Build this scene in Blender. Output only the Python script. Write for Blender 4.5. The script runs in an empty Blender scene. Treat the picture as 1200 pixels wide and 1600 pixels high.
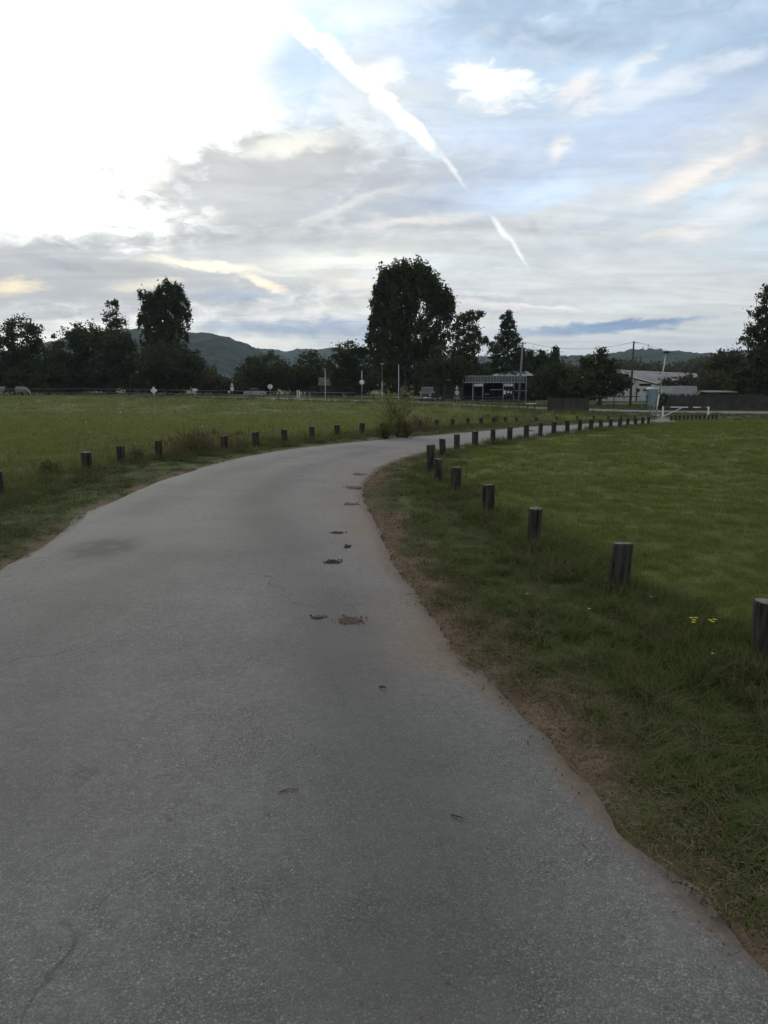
import bpy, bmesh, math, random
import numpy as np
from mathutils import Vector, Matrix, noise as mnoise

random.seed(7); rng = np.random.default_rng(7)
S = bpy.context.scene
COL = S.collection
R = math.radians

# ------------------------------------------------------------------ camera
H = 1.55; F = 1155.0
PITCH = math.atan(202 / F)
cam = bpy.data.cameras.new('camera'); camo = bpy.data.objects.new('camera', cam); COL.objects.link(camo)
camo.location = (0, 0, H); camo.rotation_euler = (math.pi / 2 - PITCH, 0, 0)
cam.sensor_fit = 'VERTICAL'; cam.sensor_height = 36.0; cam.lens = 36.0 * F / 1600
cam.clip_start = 0.05; cam.clip_end = 30000
S.camera = camo
CP, SP = math.cos(PITCH), math.sin(PITCH)
def ray(px, py):
    dx = (px - 600) / F; dy = (800 - py) / F
    return Vector((dx, CP + dy * SP, -SP + dy * CP))
def azel(px, py):
    d = ray(px, py).normalized()
    return math.degrees(math.atan2(d.x, d.y)), math.degrees(math.asin(d.z))

# ------------------------------------------------------------------ colour management
S.view_settings.view_transform = 'Standard'; S.view_settings.look = 'None'
S.view_settings.exposure = EXPOSURE = 0.0; S.view_settings.gamma = 1.0
S.view_settings.use_curve_mapping = False
S.cycles.max_bounces = 6; S.cycles.transparent_max_bounces = 6
S.cycles.volume_bounces = 1

# ------------------------------------------------------------------ world / sky
SUN_AZ, SUN_EL = azel(90, 110)
W = bpy.data.worlds.new('World'); S.world = W; W.use_nodes = True
nt = W.node_tree; nt.nodes.clear()
def N(t, **kw):
    n = nt.nodes.new(t)
    for k, v in kw.items(): setattr(n, k, v)
    return n
def L(a, b): nt.links.new(a, b)
def M(op, a, b=None, c=None, clamp=False):
    n = N('ShaderNodeMath', operation=op); n.use_clamp = clamp
    for i, v in enumerate((a, b, c)):
        if v is None: continue
        if isinstance(v, (int, float)): n.inputs[i].default_value = v
        else: L(v, n.inputs[i])
    return n.outputs[0]
def sstep(v, a, b):
    n = N('ShaderNodeMapRange', interpolation_type='SMOOTHSTEP')
    L(v, n.inputs[0]); n.inputs[1].default_value = a; n.inputs[2].default_value = b
    return n.outputs[0]
def mix(f, a, b):
    n = N('ShaderNodeMix', data_type='RGBA')
    for i, v in ((0, f), (6, a), (7, b)):
        if isinstance(v, (int, float)): n.inputs[i].default_value = v
        elif isinstance(v, tuple): n.inputs[i].default_value = (*v, 1)
        else: L(v, n.inputs[i])
    return n.outputs[2]
tc = N('ShaderNodeTexCoord'); sx = N('ShaderNodeSeparateXYZ')
nrm = N('ShaderNodeVectorMath', operation='NORMALIZE'); L(tc.outputs['Generated'], nrm.inputs[0]); L(nrm.outputs[0], sx.inputs[0])
az = M('MULTIPLY', M('ARCTAN2', sx.outputs[0], sx.outputs[1]), 57.29578)
el = M('MULTIPLY', M('ARCSINE', sx.outputs[2]), 57.29578)
# cloud-plane projection for the perspective of streaks, the same all round the sky
zz = M('ADD', M('MAXIMUM', sx.outputs[2], 0.0), 0.10)
cpl = N('ShaderNodeCombineXYZ'); L(M('DIVIDE', sx.outputs[0], zz), cpl.inputs[0]); L(M('DIVIDE', sx.outputs[1], zz), cpl.inputs[1])
def noise(vec, scale, detail=5, rough=.55, loc=(0, 0, 0), scl=(1, 1, 1), rot=0, dist=0):
    mp = N('ShaderNodeMapping'); L(vec, mp.inputs[0]); mp.inputs[1].default_value = loc
    mp.inputs[3].default_value = scl; mp.inputs[2].default_value = (0, 0, rot)
    n = N('ShaderNodeTexNoise'); L(mp.outputs[0], n.inputs['Vector'])
    n.inputs['Scale'].default_value = scale; n.inputs['Detail'].default_value = detail
    n.inputs['Roughness'].default_value = rough; n.inputs['Distortion'].default_value = dist
    return n
ae = N('ShaderNodeCombineXYZ'); L(az, ae.inputs[0]); L(el, ae.inputs[1])
nA = noise(cpl.outputs[0], .8, 7, .62, (3, 1, 0), (.55, 1.0, 1), R(25), .6)      # streaky cloud
nB = noise(ae.outputs[0], .22, 6, .6, (5, 2, 0), (.55, 1.2, 1), R(-12), .4)
nC = noise(ae.outputs[0], .9, 4, .6, (1, 7, 0), (.5, 1.2, 1), R(-14), .5)
wv = N('ShaderNodeVectorMath', operation='MULTIPLY_ADD')
L(nB.outputs['Color'], wv.inputs[0]); wv.inputs[1].default_value = (4.5, 2.6, 0); L(ae.outputs[0], wv.inputs[2])
wv2 = N('ShaderNodeVectorMath', operation='MULTIPLY_ADD')
L(nC.outputs['Color'], wv2.inputs[0]); wv2.inputs[1].default_value = (1.6, .9, 0); L(wv.outputs[0], wv2.inputs[2])
WARP = wv2.outputs[0]; OFF = (3.05, 1.75)                      # mean shift of the warp
wvs = N('ShaderNodeVectorMath', operation='MULTIPLY_ADD')
L(nC.outputs['Color'], wvs.inputs[0]); wvs.inputs[1].default_value = (.5, .5, 0); L(ae.outputs[0], wvs.inputs[2])
SMALL = wvs.outputs[0]
fB = M('SUBTRACT', nB.outputs[0], .5); fC = M('SUBTRACT', nC.outputs[0], .5)
def patch(col, px, py, rx, ry, ang, color, op=1.0, soft=.6, k=1.2, small=False):
    a, e = azel(px, py); s = F * math.cos(R(e)) / 57.3 * 1.0
    off = (.25, .25) if small else OFF
    mp = N('ShaderNodeMapping', vector_type='TEXTURE'); L(SMALL if small else WARP, mp.inputs[0])
    mp.inputs[1].default_value = (a + off[0], e + off[1], 0); mp.inputs[2].default_value = (0, 0, R(ang))
    mp.inputs[3].default_value = (rx / 20.2, ry / 20.2, 1)
    ln = N('ShaderNodeVectorMath', operation='LENGTH'); L(mp.outputs[0], ln.inputs[0])
    v = M('MULTIPLY_ADD', fC, k, ln.outputs['Value'])
    v = M('MULTIPLY_ADD', fB, k, v)
    m = M('SUBTRACT', 1.0, sstep(v, 1.0 - soft, 1.0 + soft * .5))
    m = M('MULTIPLY', m, op)
    return mix(m, col, tuple(10 * c for c in color))
sky = N('ShaderNodeTexSky', sky_type='NISHITA'); sky.sun_disc = False
sky.sun_elevation = R(SUN_EL); sky.sun_rotation = R(SUN_AZ)
sky.air_density = 1.0; sky.dust_density = 1.0; sky.ozone_density = 2.0
c = mix(.5, sky.outputs[0], (5.2, 6.3, 7.9))
# thin cloud all over the sky
c = mix(M('MULTIPLY', sstep(nA.outputs[0], .36, .62), .8), c, (6.0, 5.95, 6.1))
c = mix(sstep(el, 34.0, 60.0), c, mix(.72, c, (6.6, 6.1, 5.7)))  # unseen warm cloud cover added overhead so the ground is lit less blue
c = mix(M('MULTIPLY', sstep(fB, .0, .22), .35), c, (4.4, 4.8, 5.8))
# paler belt over the horizon
hb = M('MULTIPLY', sstep(el, 15.0, 5.0), .72); c = mix(hb, c, (5.95, 5.75, 5.65))
hb2 = M('MULTIPLY', sstep(el, 5.2, .5), .75); c = mix(hb2, c, (3.9, 4.2, 4.9))
# brightness round the hidden sun
sd = Vector((math.sin(R(SUN_AZ)) * math.cos(R(SUN_EL)), math.cos(R(SUN_AZ)) * math.cos(R(SUN_EL)), math.sin(R(SUN_EL))))
dp = N('ShaderNodeVectorMath', operation='DOT_PRODUCT'); L(nrm.outputs[0], dp.inputs[0]); dp.inputs[1].default_value = sd
ang = M('MULTIPLY', M('ARCCOSINE', M('MINIMUM', dp.outputs['Value'], 1.0)), 57.29578)
c = mix(M('MULTIPLY', sstep(ang, 30.0, 6.0), .5), c, (10.5, 10.4, 10.2))
P = patch
GREY = (.50, .50, .52); GREY2 = (.56, .56, .58); BLUE = (.50, .64, .84); DBL = (.235, .33, .50); PEACH = (.92, .76, .60); WH = (.98, .96, .94); LAV = (.32, .41, .54)
# blown-out veil towards the sun
c = P(c, -30, 110, 350, 235, -12, (1.55, 1.53, 1.50), 1.0, .45, .8)
c = P(c, 90, 320, 150, 60, 4, (1.3, 1.28, 1.24), 1.0, .5, .8)
c = P(c, 330, 215, 90, 60, 14, (1.2, 1.18, 1.15), .8, .8, 1.2)
# grey belt low on the left, and the broad grey cloud
c = P(c, 120, 430, 420, 66, 1, (.42, .42, .45), .9, .5, .9)
c = P(c, 460, 385, 330, 38, 5, (.50, .50, .51), .8, .6, 1.2)
c = P(c, 430, 290, 230, 78, 8, (.49, .49, .50), .92, .5, 1.4)
c = P(c, 620, 300, 190, 48, 14, (.46, .48, .53), .8, .7, 1.4)
c = P(c, 560, 245, 110, 26, -28, (.48, .49, .53), .5, .7, 1.6)
# lavender shade clouds upper right
c = P(c, 790, 25, 130, 34, 5, LAV, .9, .9, 1.8)
c = P(c, 1020, 30, 190, 34, 4, LAV, .8, .9, 1.8)
c = P(c, 1145, 95, 130, 42, 22, LAV, .95, .9, 1.6)
c = P(c, 900, 255, 230, 42, 10, (.46, .54, .72), .7, .9, 1.6)
c = P(c, 800, 215, 170, 40, -6, (.50, .58, .76), .5, .9, 1.6)
c = P(c, 1020, 160, 150, 40, 10, (.50, .58, .75), .5, .9, 1.6)
# clear blue openings
c = P(c, 480, 95, 62, 78, -25, (.58, .70, .88), .95, .7, .8)
c = P(c, 700, 90, 120, 40, -8, (.54, .67, .88), .55, .8, .9)
c = P(c, 890, 120, 190, 30, 6, (.50, .64, .82), .55, .8, .9)
c = P(c, 850, 300, 120, 22, 6, (.60, .72, .88), .7, .8, .9)
c = P(c, 1130, 300, 60, 16, 12, (.58, .72, .88), .5, .8, 1.0)
# lit shreds
c = P(c, 750, 128, 46, 19, -10, WH, 1.0, .8, 3.2)
c = P(c, 790, 150, 62, 22, 0, (.92, .89, .87), .8, .9, 3.4)
c = P(c, 905, 145, 34, 22, 30, (.90, .80, .76), .7, .9, 2.0)
c = P(c, 985, 105, 34, 11, 30, (.90, .84, .80), .5, .9, 1.8)
c = P(c, 1040, 130, 120, 14, 8, (.78, .78, .84), .6, .9, 2.0)
c = P(c, 885, 230, 26, 17, 40, (.86, .78, .74), .75, .8, 1.6)
c = P(c, 1095, 268, 80, 20, 22, (.90, .80, .74), .75, .95, 2.4)
c = P(c, 1150, 330, 120, 22, 24, (.70, .71, .74), .7, .9, 1.8)
c = P(c, 970, 340, 110, 9, 8, (.46, .50, .58), .6, .9, 1.6)
c = P(c, 1040, 368, 48, 10, 4, (.88, .79, .73), .6, .9, 1.4)
# warm gleams
c = P(c, 30, 446, 46, 14, 6, (.95, .80, .58), .9, .7, 1.0)
c = P(c, 225, 445, 50, 9, 3, (.90, .78, .64), .75, .9, 1.4)
c = P(c, 330, 410, 100, 9, -5, (1.0, .91, .72), .9, .8, 1.2)
c = P(c, 410, 440, 34, 9, -22, (1.0, .86, .66), .85, .8, 1.0)
c = P(c, 520, 405, 140, 22, 5, (.90, .88, .80), .7, .9, 1.3)
c = P(c, 560, 440, 60, 10, 0, (.86, .76, .68), .7, .9, 1.4)
c = P(c, 540, 320, 100, 7, 22, (.80, .75, .71), .45, .9, 1.4)
c = P(c, 240, 275, 34, 16, 20, (1.0, .93, .82), .7, .9, 1.4)
c = P(c, 450, 225, 70, 12, 10, (1.0, .95, .86), .7, .9, 1.6)
c = P(c, 640, 345, 80, 8, 5, (.90, .82, .76), .6, .9, 1.4)
c = P(c, 790, 478, 110, 5, -6, (.74, .68, .68), .8, .9, 1.2)
c = P(c, 770, 468, 110, 4, -7, (.42, .45, .52), .7, .9, 1.4)
# low blue streaks over the hills
c = P(c, 860, 400, 330, 14, 3, (.50, .52, .56), .5, .9, 1.8)
c = P(c, 1000, 450, 260, 12, 2, (.52, .53, .56), .55, .9, 1.6)
c = P(c, 700, 450, 160, 10, 4, (.52, .52, .55), .5, .9, 1.6)
c = P(c, 970, 511, 125, 9, 3, (.20, .285, .44), .95, .55, .5)
c = P(c, 850, 522, 80, 9, 2, (.27, .35, .49), .7, .8, .8)
c = P(c, 430, 510, 150, 14, 2, (.26, .335, .49), .75, .9, 1.0)
c = P(c, 370, 465, 70, 9, 1, (.34, .39, .50), .7, .9, 1.0)
c = P(c, 540, 525, 90, 16, 0, (.30, .37, .51), .5, .9, 1.0)
c = P(c, 95, 410, 46, 9, -10, (.38, .39, .44), .7, .9, 1.0)
c = P(c, 740, 495, 60, 6, 5, (.32, .39, .54), .7, .9, 1.0)
# contrail: broad near end, thin far end
CW = (1.02, 1.0, .99)
c = P(c, 436, 14, 66, 6, -42, CW, .95, .8, 1.6, True)
c = P(c, 500, 68, 50, 6.5, -42, CW, .95, .8, 1.8, True)
c = P(c, 548, 108, 50, 9.5, -42, CW, 1.0, .8, 2.6, True)
c = P(c, 604, 158, 54, 14, -44, CW, 1.0, .8, 2.6, True)
c = P(c, 652, 205, 42, 9, -44, CW, 1.0, .7, 1.0, True)
c = P(c, 602, 115, 30, 20, 30, (.96, .95, .95), .9, .9, 2.0)
c = P(c, 705, 262, 30, 4, -52, (.84, .84, .86), .8, .9, 1.0, True)
c = P(c, 783, 358, 20, 5, -50, (.92, .92, .92), .95, .8, 1.0, True)
c = P(c, 808, 390, 32, 3.5, -57, (.88, .88, .88), .85, .9, 1.0, True)
# fine streaks and mottling everywhere
nD = noise(cpl.outputs[0], 2.6, 8, .62, (2, 9, 0), (.35, 1.0, 1), R(32), .8)
fd = M('MULTIPLY_ADD', M('SUBTRACT', nD.outputs[0], .5), .75, 1.0)
fd = M('MULTIPLY_ADD', fC, .22, fd)
scn = N('ShaderNodeVectorMath', operation='SCALE'); L(c, scn.inputs[0]); L(fd, scn.inputs['Scale'])
c = mix(1.0, scn.outputs[0], (.965, 1.0, .985)); c.node.blend_type = 'MULTIPLY'
bg = N('ShaderNodeBackground'); bg.inputs[1].default_value = SKY_STR = 0.132
L(c, bg.inputs[0]); wo = N('ShaderNodeOutputWorld'); L(bg.outputs[0], wo.inputs[0])
W.cycles.sampling_method = 'MANUAL'; W.cycles.sample_map_resolution = 512

sun = bpy.data.lights.new('sun', 'SUN'); sun.energy = .9; sun.angle = R(16); sun.color = (1, .90, .76)
suno = bpy.data.objects.new('sun', sun); COL.objects.link(suno)
suno.rotation_euler = (-sd).to_track_quat('-Z', 'Y').to_euler(); suno.location = (-30, 60, 40)
# ------------------------------------------------------------------ helpers
def tag(o, label=None, cat=None, group=None, kind=None):
    if label: o['label'] = label
    if cat: o['category'] = cat
    if group: o['group'] = group
    if kind: o['kind'] = kind
    return o
def empty(name, loc=(0, 0, 0), rz=0, label=None, cat=None, group=None):
    o = bpy.data.objects.new(name, None); COL.objects.link(o); o.location = loc; o.rotation_euler = (0, 0, rz)
    o.empty_display_size = .2
    return tag(o, label, cat, group)
def mesh_obj(name, V, Fc, mat, parent=None, smooth=False, loc=(0, 0, 0)):
    me = bpy.data.meshes.new(name); me.from_pydata([tuple(v) for v in V], [], Fc); me.update()
    if smooth: me.shade_smooth()
    if mat: me.materials.append(mat)
    o = bpy.data.objects.new(name, me); COL.objects.link(o); o.location = loc
    if parent: o.parent = parent
    return o
class MB:
    def __init__(s): s.V = []; s.F = []
    def add(s, V, Fc):
        b = len(s.V); s.V += [tuple(v) for v in V]; s.F += [tuple(i + b for i in f) for f in Fc]; return s
    def box(s, c, d, rz=0, rx=0):
        hx, hy, hz = d[0] / 2, d[1] / 2, d[2] / 2
        m = Matrix.Rotation(rz, 3, 'Z') @ Matrix.Rotation(rx, 3, 'X'); c = Vector(c)
        V = [c + m @ Vector((x, y, z)) for x in (-hx, hx) for y in (-hy, hy) for z in (-hz, hz)]
        return s.add(V, [(0, 1, 3, 2), (4, 6, 7, 5), (0, 4, 5, 1), (2, 3, 7, 6), (0, 2, 6, 4), (1, 5, 7, 3)])
    def tube(s, pts, rad, n=8, caps=True):
        pts = [Vector(p) for p in pts]
        if isinstance(rad, (int, float)): rad = [rad] * len(pts)
        V = []; Fc = []
        for i, p in enumerate(pts):
            d = (pts[min(i + 1, len(pts) - 1)] - pts[max(i - 1, 0)]).normalized()
            a = d.cross(Vector((0, 0, 1)) if abs(d.z) < .9 else Vector((1, 0, 0))).normalized(); b = d.cross(a)
            for k in range(n):
                t = 2 * math.pi * k / n; V.append(p + (a * math.cos(t) + b * math.sin(t)) * rad[i])
        for i in range(len(pts) - 1):
            for k in range(n):
                Fc.append((i * n + k, i * n + (k + 1) % n, (i + 1) * n + (k + 1) % n, (i + 1) * n + k))
        if caps: Fc.append(tuple(range(n))[::-1]); Fc.append(tuple((len(pts) - 1) * n + k for k in range(n)))
        return s.add(V, Fc)
    def prism(s, poly, y0, y1, axis='y'):
        n = len(poly)
        f = (lambda a, b, t: (a, t, b)) if axis == 'y' else ((lambda a, b, t: (t, a, b)) if axis == 'x' else (lambda a, b, t: (a, b, t)))
        V = [f(a, b, y0) for a, b in poly] + [f(a, b, y1) for a, b in poly]
        Fc = [tuple(range(n)), tuple(range(2 * n - 1, n - 1, -1))] + [(i, i + n, (i + 1) % n + n, (i + 1) % n) for i in range(n)]
        return s.add(V, Fc)
    def build(s, name, mat, parent=None, smooth=False, loc=(0, 0, 0)):
        o = mesh_obj(name, s.V, s.F, mat, parent, smooth, loc)
        bm = bmesh.new(); bm.from_mesh(o.data); bmesh.ops.recalc_face_normals(bm, faces=bm.faces); bm.to_mesh(o.data); bm.free()
        return o
def material(name, col, rough=.8, spec=.3, var=None, vscale=3.0, bump=0, bscale=30.0, metal=0, coords='Object', rnd=None, stretch=(1, 1, 1)):
    m = bpy.data.materials.new(name); m.use_nodes = True; t = m.node_tree; b = t.nodes['Principled BSDF']
    b.inputs['Base Color'].default_value = (*col, 1); b.inputs['Roughness'].default_value = rough
    b.inputs['Specular IOR Level'].default_value = spec; b.inputs['Metallic'].default_value = metal
    tcn = t.nodes.new('ShaderNodeTexCoord'); mp = t.nodes.new('ShaderNodeMapping'); mp.inputs[3].default_value = stretch
    t.links.new(tcn.outputs[coords], mp.inputs[0]); src = mp.outputs[0]
    out = None
    if var:
        n = t.nodes.new('ShaderNodeTexNoise'); n.inputs['Scale'].default_value = vscale; n.inputs['Detail'].default_value = 5
        t.links.new(src, n.inputs['Vector'])
        mr = t.nodes.new('ShaderNodeMapRange'); mr.inputs[1].default_value = .35; mr.inputs[2].default_value = .65
        t.links.new(n.outputs[0], mr.inputs[0])
        mx = t.nodes.new('ShaderNodeMix'); mx.data_type = 'RGBA'; mx.inputs[6].default_value = (*col, 1); mx.inputs[7].default_value = (*var, 1)
        t.links.new(mr.outputs[0], mx.inputs[0]); out = mx.outputs[2]
    if rnd:
        oi = t.nodes.new('ShaderNodeObjectInfo'); mr = t.nodes.new('ShaderNodeMapRange')
        mr.inputs[1].default_value = rnd[1]; mr.inputs[2].default_value = 1.0
        t.links.new(oi.outputs['Random'], mr.inputs[0])
        mx = t.nodes.new('ShaderNodeMix'); mx.data_type = 'RGBA'; mx.inputs[7].default_value = (*rnd[0], 1)
        if out: t.links.new(out, mx.inputs[6])
        else: mx.inputs[6].default_value = (*col, 1)
        t.links.new(mr.outputs[0], mx.inputs[0]); out = mx.outputs[2]
    if out: t.links.new(out, b.inputs['Base Color'])
    if bump:
        n = t.nodes.new('ShaderNodeTexNoise'); n.inputs['Scale'].default_value = bscale; n.inputs['Detail'].default_value = 6
        t.links.new(src, n.inputs['Vector']); bp = t.nodes.new('ShaderNodeBump'); bp.inputs['Strength'].default_value = bump
        bp.inputs['Distance'].default_value = .02
        t.links.new(n.outputs[0], bp.inputs['Height']); t.links.new(bp.outputs[0], b.inputs['Normal'])
    return m
def leaf_material(name, col, var, rnd=None, vscale=.5, trans=.25, coords='Object'):
    m = material(name, col, .8, .08, var, vscale, rnd=rnd, coords=coords); t = m.node_tree; b = t.nodes['Principled BSDF']
    tr = t.nodes.new('ShaderNodeBsdfTranslucent'); ms = t.nodes.new('ShaderNodeMixShader'); ms.inputs[0].default_value = trans
    lk = b.inputs['Base Color'].links
    if lk: t.links.new(lk[0].from_socket, tr.inputs[0])
    else: tr.inputs[0].default_value = (*col, 1)
    o = t.nodes['Material Output']; t.links.new(b.outputs[0], ms.inputs[1]); t.links.new(tr.outputs[0], ms.inputs[2]); t.links.new(ms.outputs[0], o.inputs[0])
    return m
def ssn(a, b, v):
    t = np.clip((v - a) / (b - a), 0, 1); return t * t * (3 - 2 * t)
def fnoise(x, y, s, seed=0):                                            # cheap smooth noise in -1..1 (summed rotated sines)
    r = np.random.default_rng(seed); o = 0
    for k in range(6):
        a = r.uniform(0, 6.28); f = s * r.uniform(.6, 1.9); p = r.uniform(0, 6.28)
        o = o + np.sin((x * math.cos(a) + y * math.sin(a)) * f + p + 1.3 * np.sin((x * math.sin(a) - y * math.cos(a)) * f * .7 + p * 2))
    return o / 3.2
# ------------------------------------------------------------------ terrain
def zf(x, y):
    x = np.asarray(x, float); y = np.asarray(y, float)
    a = .62 + .45 * ssn(-60, 0, x) + .30 * ssn(0, 25, x)
    return -a * ssn(18, 62, y) + .02 * fnoise(x, y, .5, 3) * ssn(2, 6, np.abs(x) + y * .2)
def Z(x, y): return float(zf(x, y))
def gp(px, py):                                                          # point of the ground seen there
    d = ray(px, py); t = .2
    while t < 400:
        p = d * t
        if H + p.z < Z(p.x, p.y): break
        t *= 1.01
    lo, hi = t / 1.01, t
    for _ in range(20):
        mid = (lo + hi) / 2; p = d * mid
        if H + p.z < Z(p.x, p.y): hi = mid
        else: lo = mid
    p = d * hi; return Vector((p.x, p.y, H + p.z))
def at(px, py, Y):                                                       # point seen there at forward distance Y
    d = ray(px, py); p = d * (Y / d.y); return Vector((p.x, p.y, H + p.z))
def XG(px, Y, py=600):                                                   # ground point below a column at distance Y
    p = at(px, py, Y); return Vector((p.x, Y, Z(p.x, Y)))
def pin(x, y, poly):
    inside = np.zeros(x.shape, bool); n = len(poly)
    for i in range(n):
        x1, y1 = poly[i]; x2, y2 = poly[(i + 1) % n]
        if y1 == y2: continue
        c = ((y1 > y) != (y2 > y)) & (x < (x2 - x1) * (y - y1) / (y2 - y1) + x1); inside ^= c
    return inside
def pdist(x, y, pl):
    d = np.full(x.shape, 1e9)
    for (x1, y1), (x2, y2) in zip(pl[:-1], pl[1:]):
        dx, dy = x2 - x1, y2 - y1; l2 = dx * dx + dy * dy + 1e-12
        t = np.clip(((x - x1) * dx + (y - y1) * dy) / l2, 0, 1)
        d = np.minimum(d, np.hypot(x - x1 - t * dx, y - y1 - t * dy))
    return d
def xy(l): return [(p.x, p.y) for p in (gp(*q) for q in l)]
def resample(pl, step):
    out = []; pl = [np.array(p) for p in pl]
    for a, b in zip(pl[:-1], pl[1:]):
        n = max(1, int(np.linalg.norm(b - a) / step))
        out += [tuple(a + (b - a) * k / n) for k in range(n)]
    return out + [tuple(pl[-1])]
def smoothpl(pl, it=3):
    for _ in range(it):
        q = [pl[0]]
        for a, b in zip(pl[:-1], pl[1:]):
            q += [(a[0] * .75 + b[0] * .25, a[1] * .75 + b[1] * .25), (a[0] * .25 + b[0] * .75, a[1] * .25 + b[1] * .75)]
        pl = q + [pl[-1]]
    return pl
RE = [(1.6, -4), (1.22, .8)] + xy([(1200, 1492), (1080, 1398), (975, 1294), (880, 1178), (790, 1086), (705, 1008),
     (672, 955), (650, 922), (622, 893), (605, 850), (588, 815), (572, 790), (566, 768), (574, 748), (600, 728), (640, 714), (675, 706), (745, 697), (800, 689), (850, 682), (900, 676), (945, 671.5), (1000, 666.5), (1046, 661)])
LE = [(-3.1, -4), (-3.15, 2)] + xy([(0, 885), (60, 860), (110, 820), (160, 788), (240, 753), (300, 735), (350, 720), (400, 709), (480, 698), (560, 690),
     (640, 683), (720, 676.5), (800, 669.5), (870, 665), (920, 662), (985, 659), (1012, 657), (1032, 654.5)])
RE = RE + [(RE[-1][0] + 3.5, RE[-1][1] + 6), (RE[-1][0] + 7, 70)]; LE = LE + [(LE[-1][0] + 2.5, LE[-1][1] + 7), (LE[-1][0] + 4, 70)]
RE = smoothpl(RE, 3); LE = smoothpl(LE, 3)
ROADPOLY = LE + RE[::-1]
RB = [(1193, 1044, 942), (964, 925, 848), (833, 855, 793), (762, 808, 758), (711, 773, 737), (684, 756, 717), (675, 739, 695), (692, 715, 686), (714, 705, 679), (742, 698, 674),
      (770, 694, 672), (796, 690, 667), (822, 686, 664), (844, 682.5, 661), (865, 680, 659), (886.5, 677.5, 657.5), (905.5, 675.5, 656.5), (923, 673.5, 656), (939, 672, 655.5),
      (954, 670.5, 655), (968, 669, 655), (980.5, 668, 654.5), (992.6, 667, 654), (1004, 666, 653.5), (1013, 665, 653)]
LB = [(-2, 776, 735), (137, 737, 706), (190, 725, 697), (248, 717, 688), (350, 704, 681), (400, 698, 675), (445, 693, 671), (488, 688, 667), (526, 684, 664), (565, 680, 661), (597, 677.5, 661),
      (657, 672, 657), (683, 670, 657), (707, 668.5, 656), (730.6, 667, 656), (751, 666, 655.5), (771, 665, 655), (789.6, 664, 655), (807, 663.2, 654.5), (838, 661.5, 653), (870, 660, 652.5),
      (901, 658.5, 652), (928, 657.5, 651), (950, 656.7, 650.5), (971, 655.8, 650), (992, 655, 649)]
GB = [(1049 + i * 6.4, 657.5 - i * .12, 650) for i in range(12)]
rbp = [gp(a, b) for a, b, c_ in RB]; lbp = [gp(a, b) for a, b, c_ in LB]; gbp = [gp(a, b) for a, b, c_ in GB]
LAWN = [(2.3, -8)] + [(p.x, p.y) for p in rbp] + [(p.x, p.y) for p in gbp] + [(60, 60), (140, 60), (140, -8)]
MEADOW = [(-5.6, -8)] + [(p.x, p.y) for p in lbp] + [(17, 62), (10, 80), (-2, 97), (-30, 118), (-92, 141), (-160, 150), (-160, -8)]
PUB = smoothpl([(120, 70), (60, 70), (30, 73), (14, 86), (2, 104), (-28, 127), (-90, 151), (-170, 165)], 2)

def road_sd(x, y):                                                       # + inside the road
    d = np.minimum(pdist(x, y, RE), pdist(x, y, LE)); return np.where(pin(x, y, ROADPOLY), d, -d)
def axis(lo, hi, d0, g, far):
    a = list(np.arange(lo, hi, d0)); s = d0; v = hi; p = []
    while v < far: p.append(v); s *= g; v += s
    q = []; s = d0; v = lo - d0
    while v > -far: q.append(v); s *= g; v -= s
    return np.array(q[::-1] + a + p)
# ------------------------------------------------------------------ ground sheet
gx = axis(-9, 12, .16, 1.075, 4200); gy = axis(0, 24, .16, 1.07, 4500); gy = gy[gy > -400]
GX, GY = np.meshgrid(gx, gy)
fx, fy = GX.ravel(), GY.ravel()
sd_ = np.where((np.abs(fx) < 60) & (fy < 75), road_sd(fx, fy), -9)
inM = pin(fx, fy, MEADOW); inL = pin(fx, fy, LAWN)
gz = zf(fx, fy) + np.where(sd_ > 0, -.05, .0) + .012 * ssn(.05, .5, -sd_) - .006
n1 = fnoise(fx, fy, .35, 11); n2 = fnoise(fx, fy, 1.1, 12); n3 = fnoise(fx, fy, .09, 13); n4 = fnoise(fx, fy, 3.0, 14)
colv = np.zeros((len(fx), 4)); colv[:, 3] = 1
lawn = np.array([.078, .102, .026]); lawn2 = np.array([.112, .128, .034]); mead = np.array([.115, .122, .050]); mead2 = np.array([.085, .104, .038]); rough_ = np.array([.055, .072, .024])
w = (.5 + .35 * n1 + .25 * n2 + .3 * n3).clip(0, 1)[:, None]
base = rough_ * (1 - w * .5) + mead * w * .5
base = np.where(inL[:, None], lawn * (1 - w) + lawn2 * w, base)
base = np.where(inM[:, None], mead2 * (1 - w) + mead * w, base)
dirt = np.array([.150, .112, .078])
dw = (ssn(-.38, -.06, sd_ + .25 * n4 + .18 * n2))[:, None] * ((fx > -2.2) | (sd_ > -.14))[:, None]
base = base * (1 - dw) + dirt * dw
colv[:, :3] = base
nx, ny = len(gx), len(gy); idx = np.arange(nx * ny).reshape(ny, nx)
quads = np.stack([idx[:-1, :-1], idx[:-1, 1:], idx[1:, 1:], idx[1:, :-1]], -1).reshape(-1, 4)
def grid_mesh(name, V, Q, mat, parent=None, smooth=True):
    me = bpy.data.meshes.new(name); V = np.asarray(V, np.float32); Q = np.asarray(Q, np.int32)
    me.vertices.add(len(V)); me.vertices.foreach_set('co', V.ravel())
    k = Q.shape[1]; me.loops.add(len(Q) * k); me.loops.foreach_set('vertex_index', Q.ravel())
    me.polygons.add(len(Q)); me.polygons.foreach_set('loop_start', np.arange(len(Q), dtype=np.int32) * k)
    me.update(calc_edges=True); me.validate()
    if smooth: me.shade_smooth()
    if mat: me.materials.append(mat)
    o = bpy.data.objects.new(name, me); COL.objects.link(o)
    if parent: o.parent = parent
    return o
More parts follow.
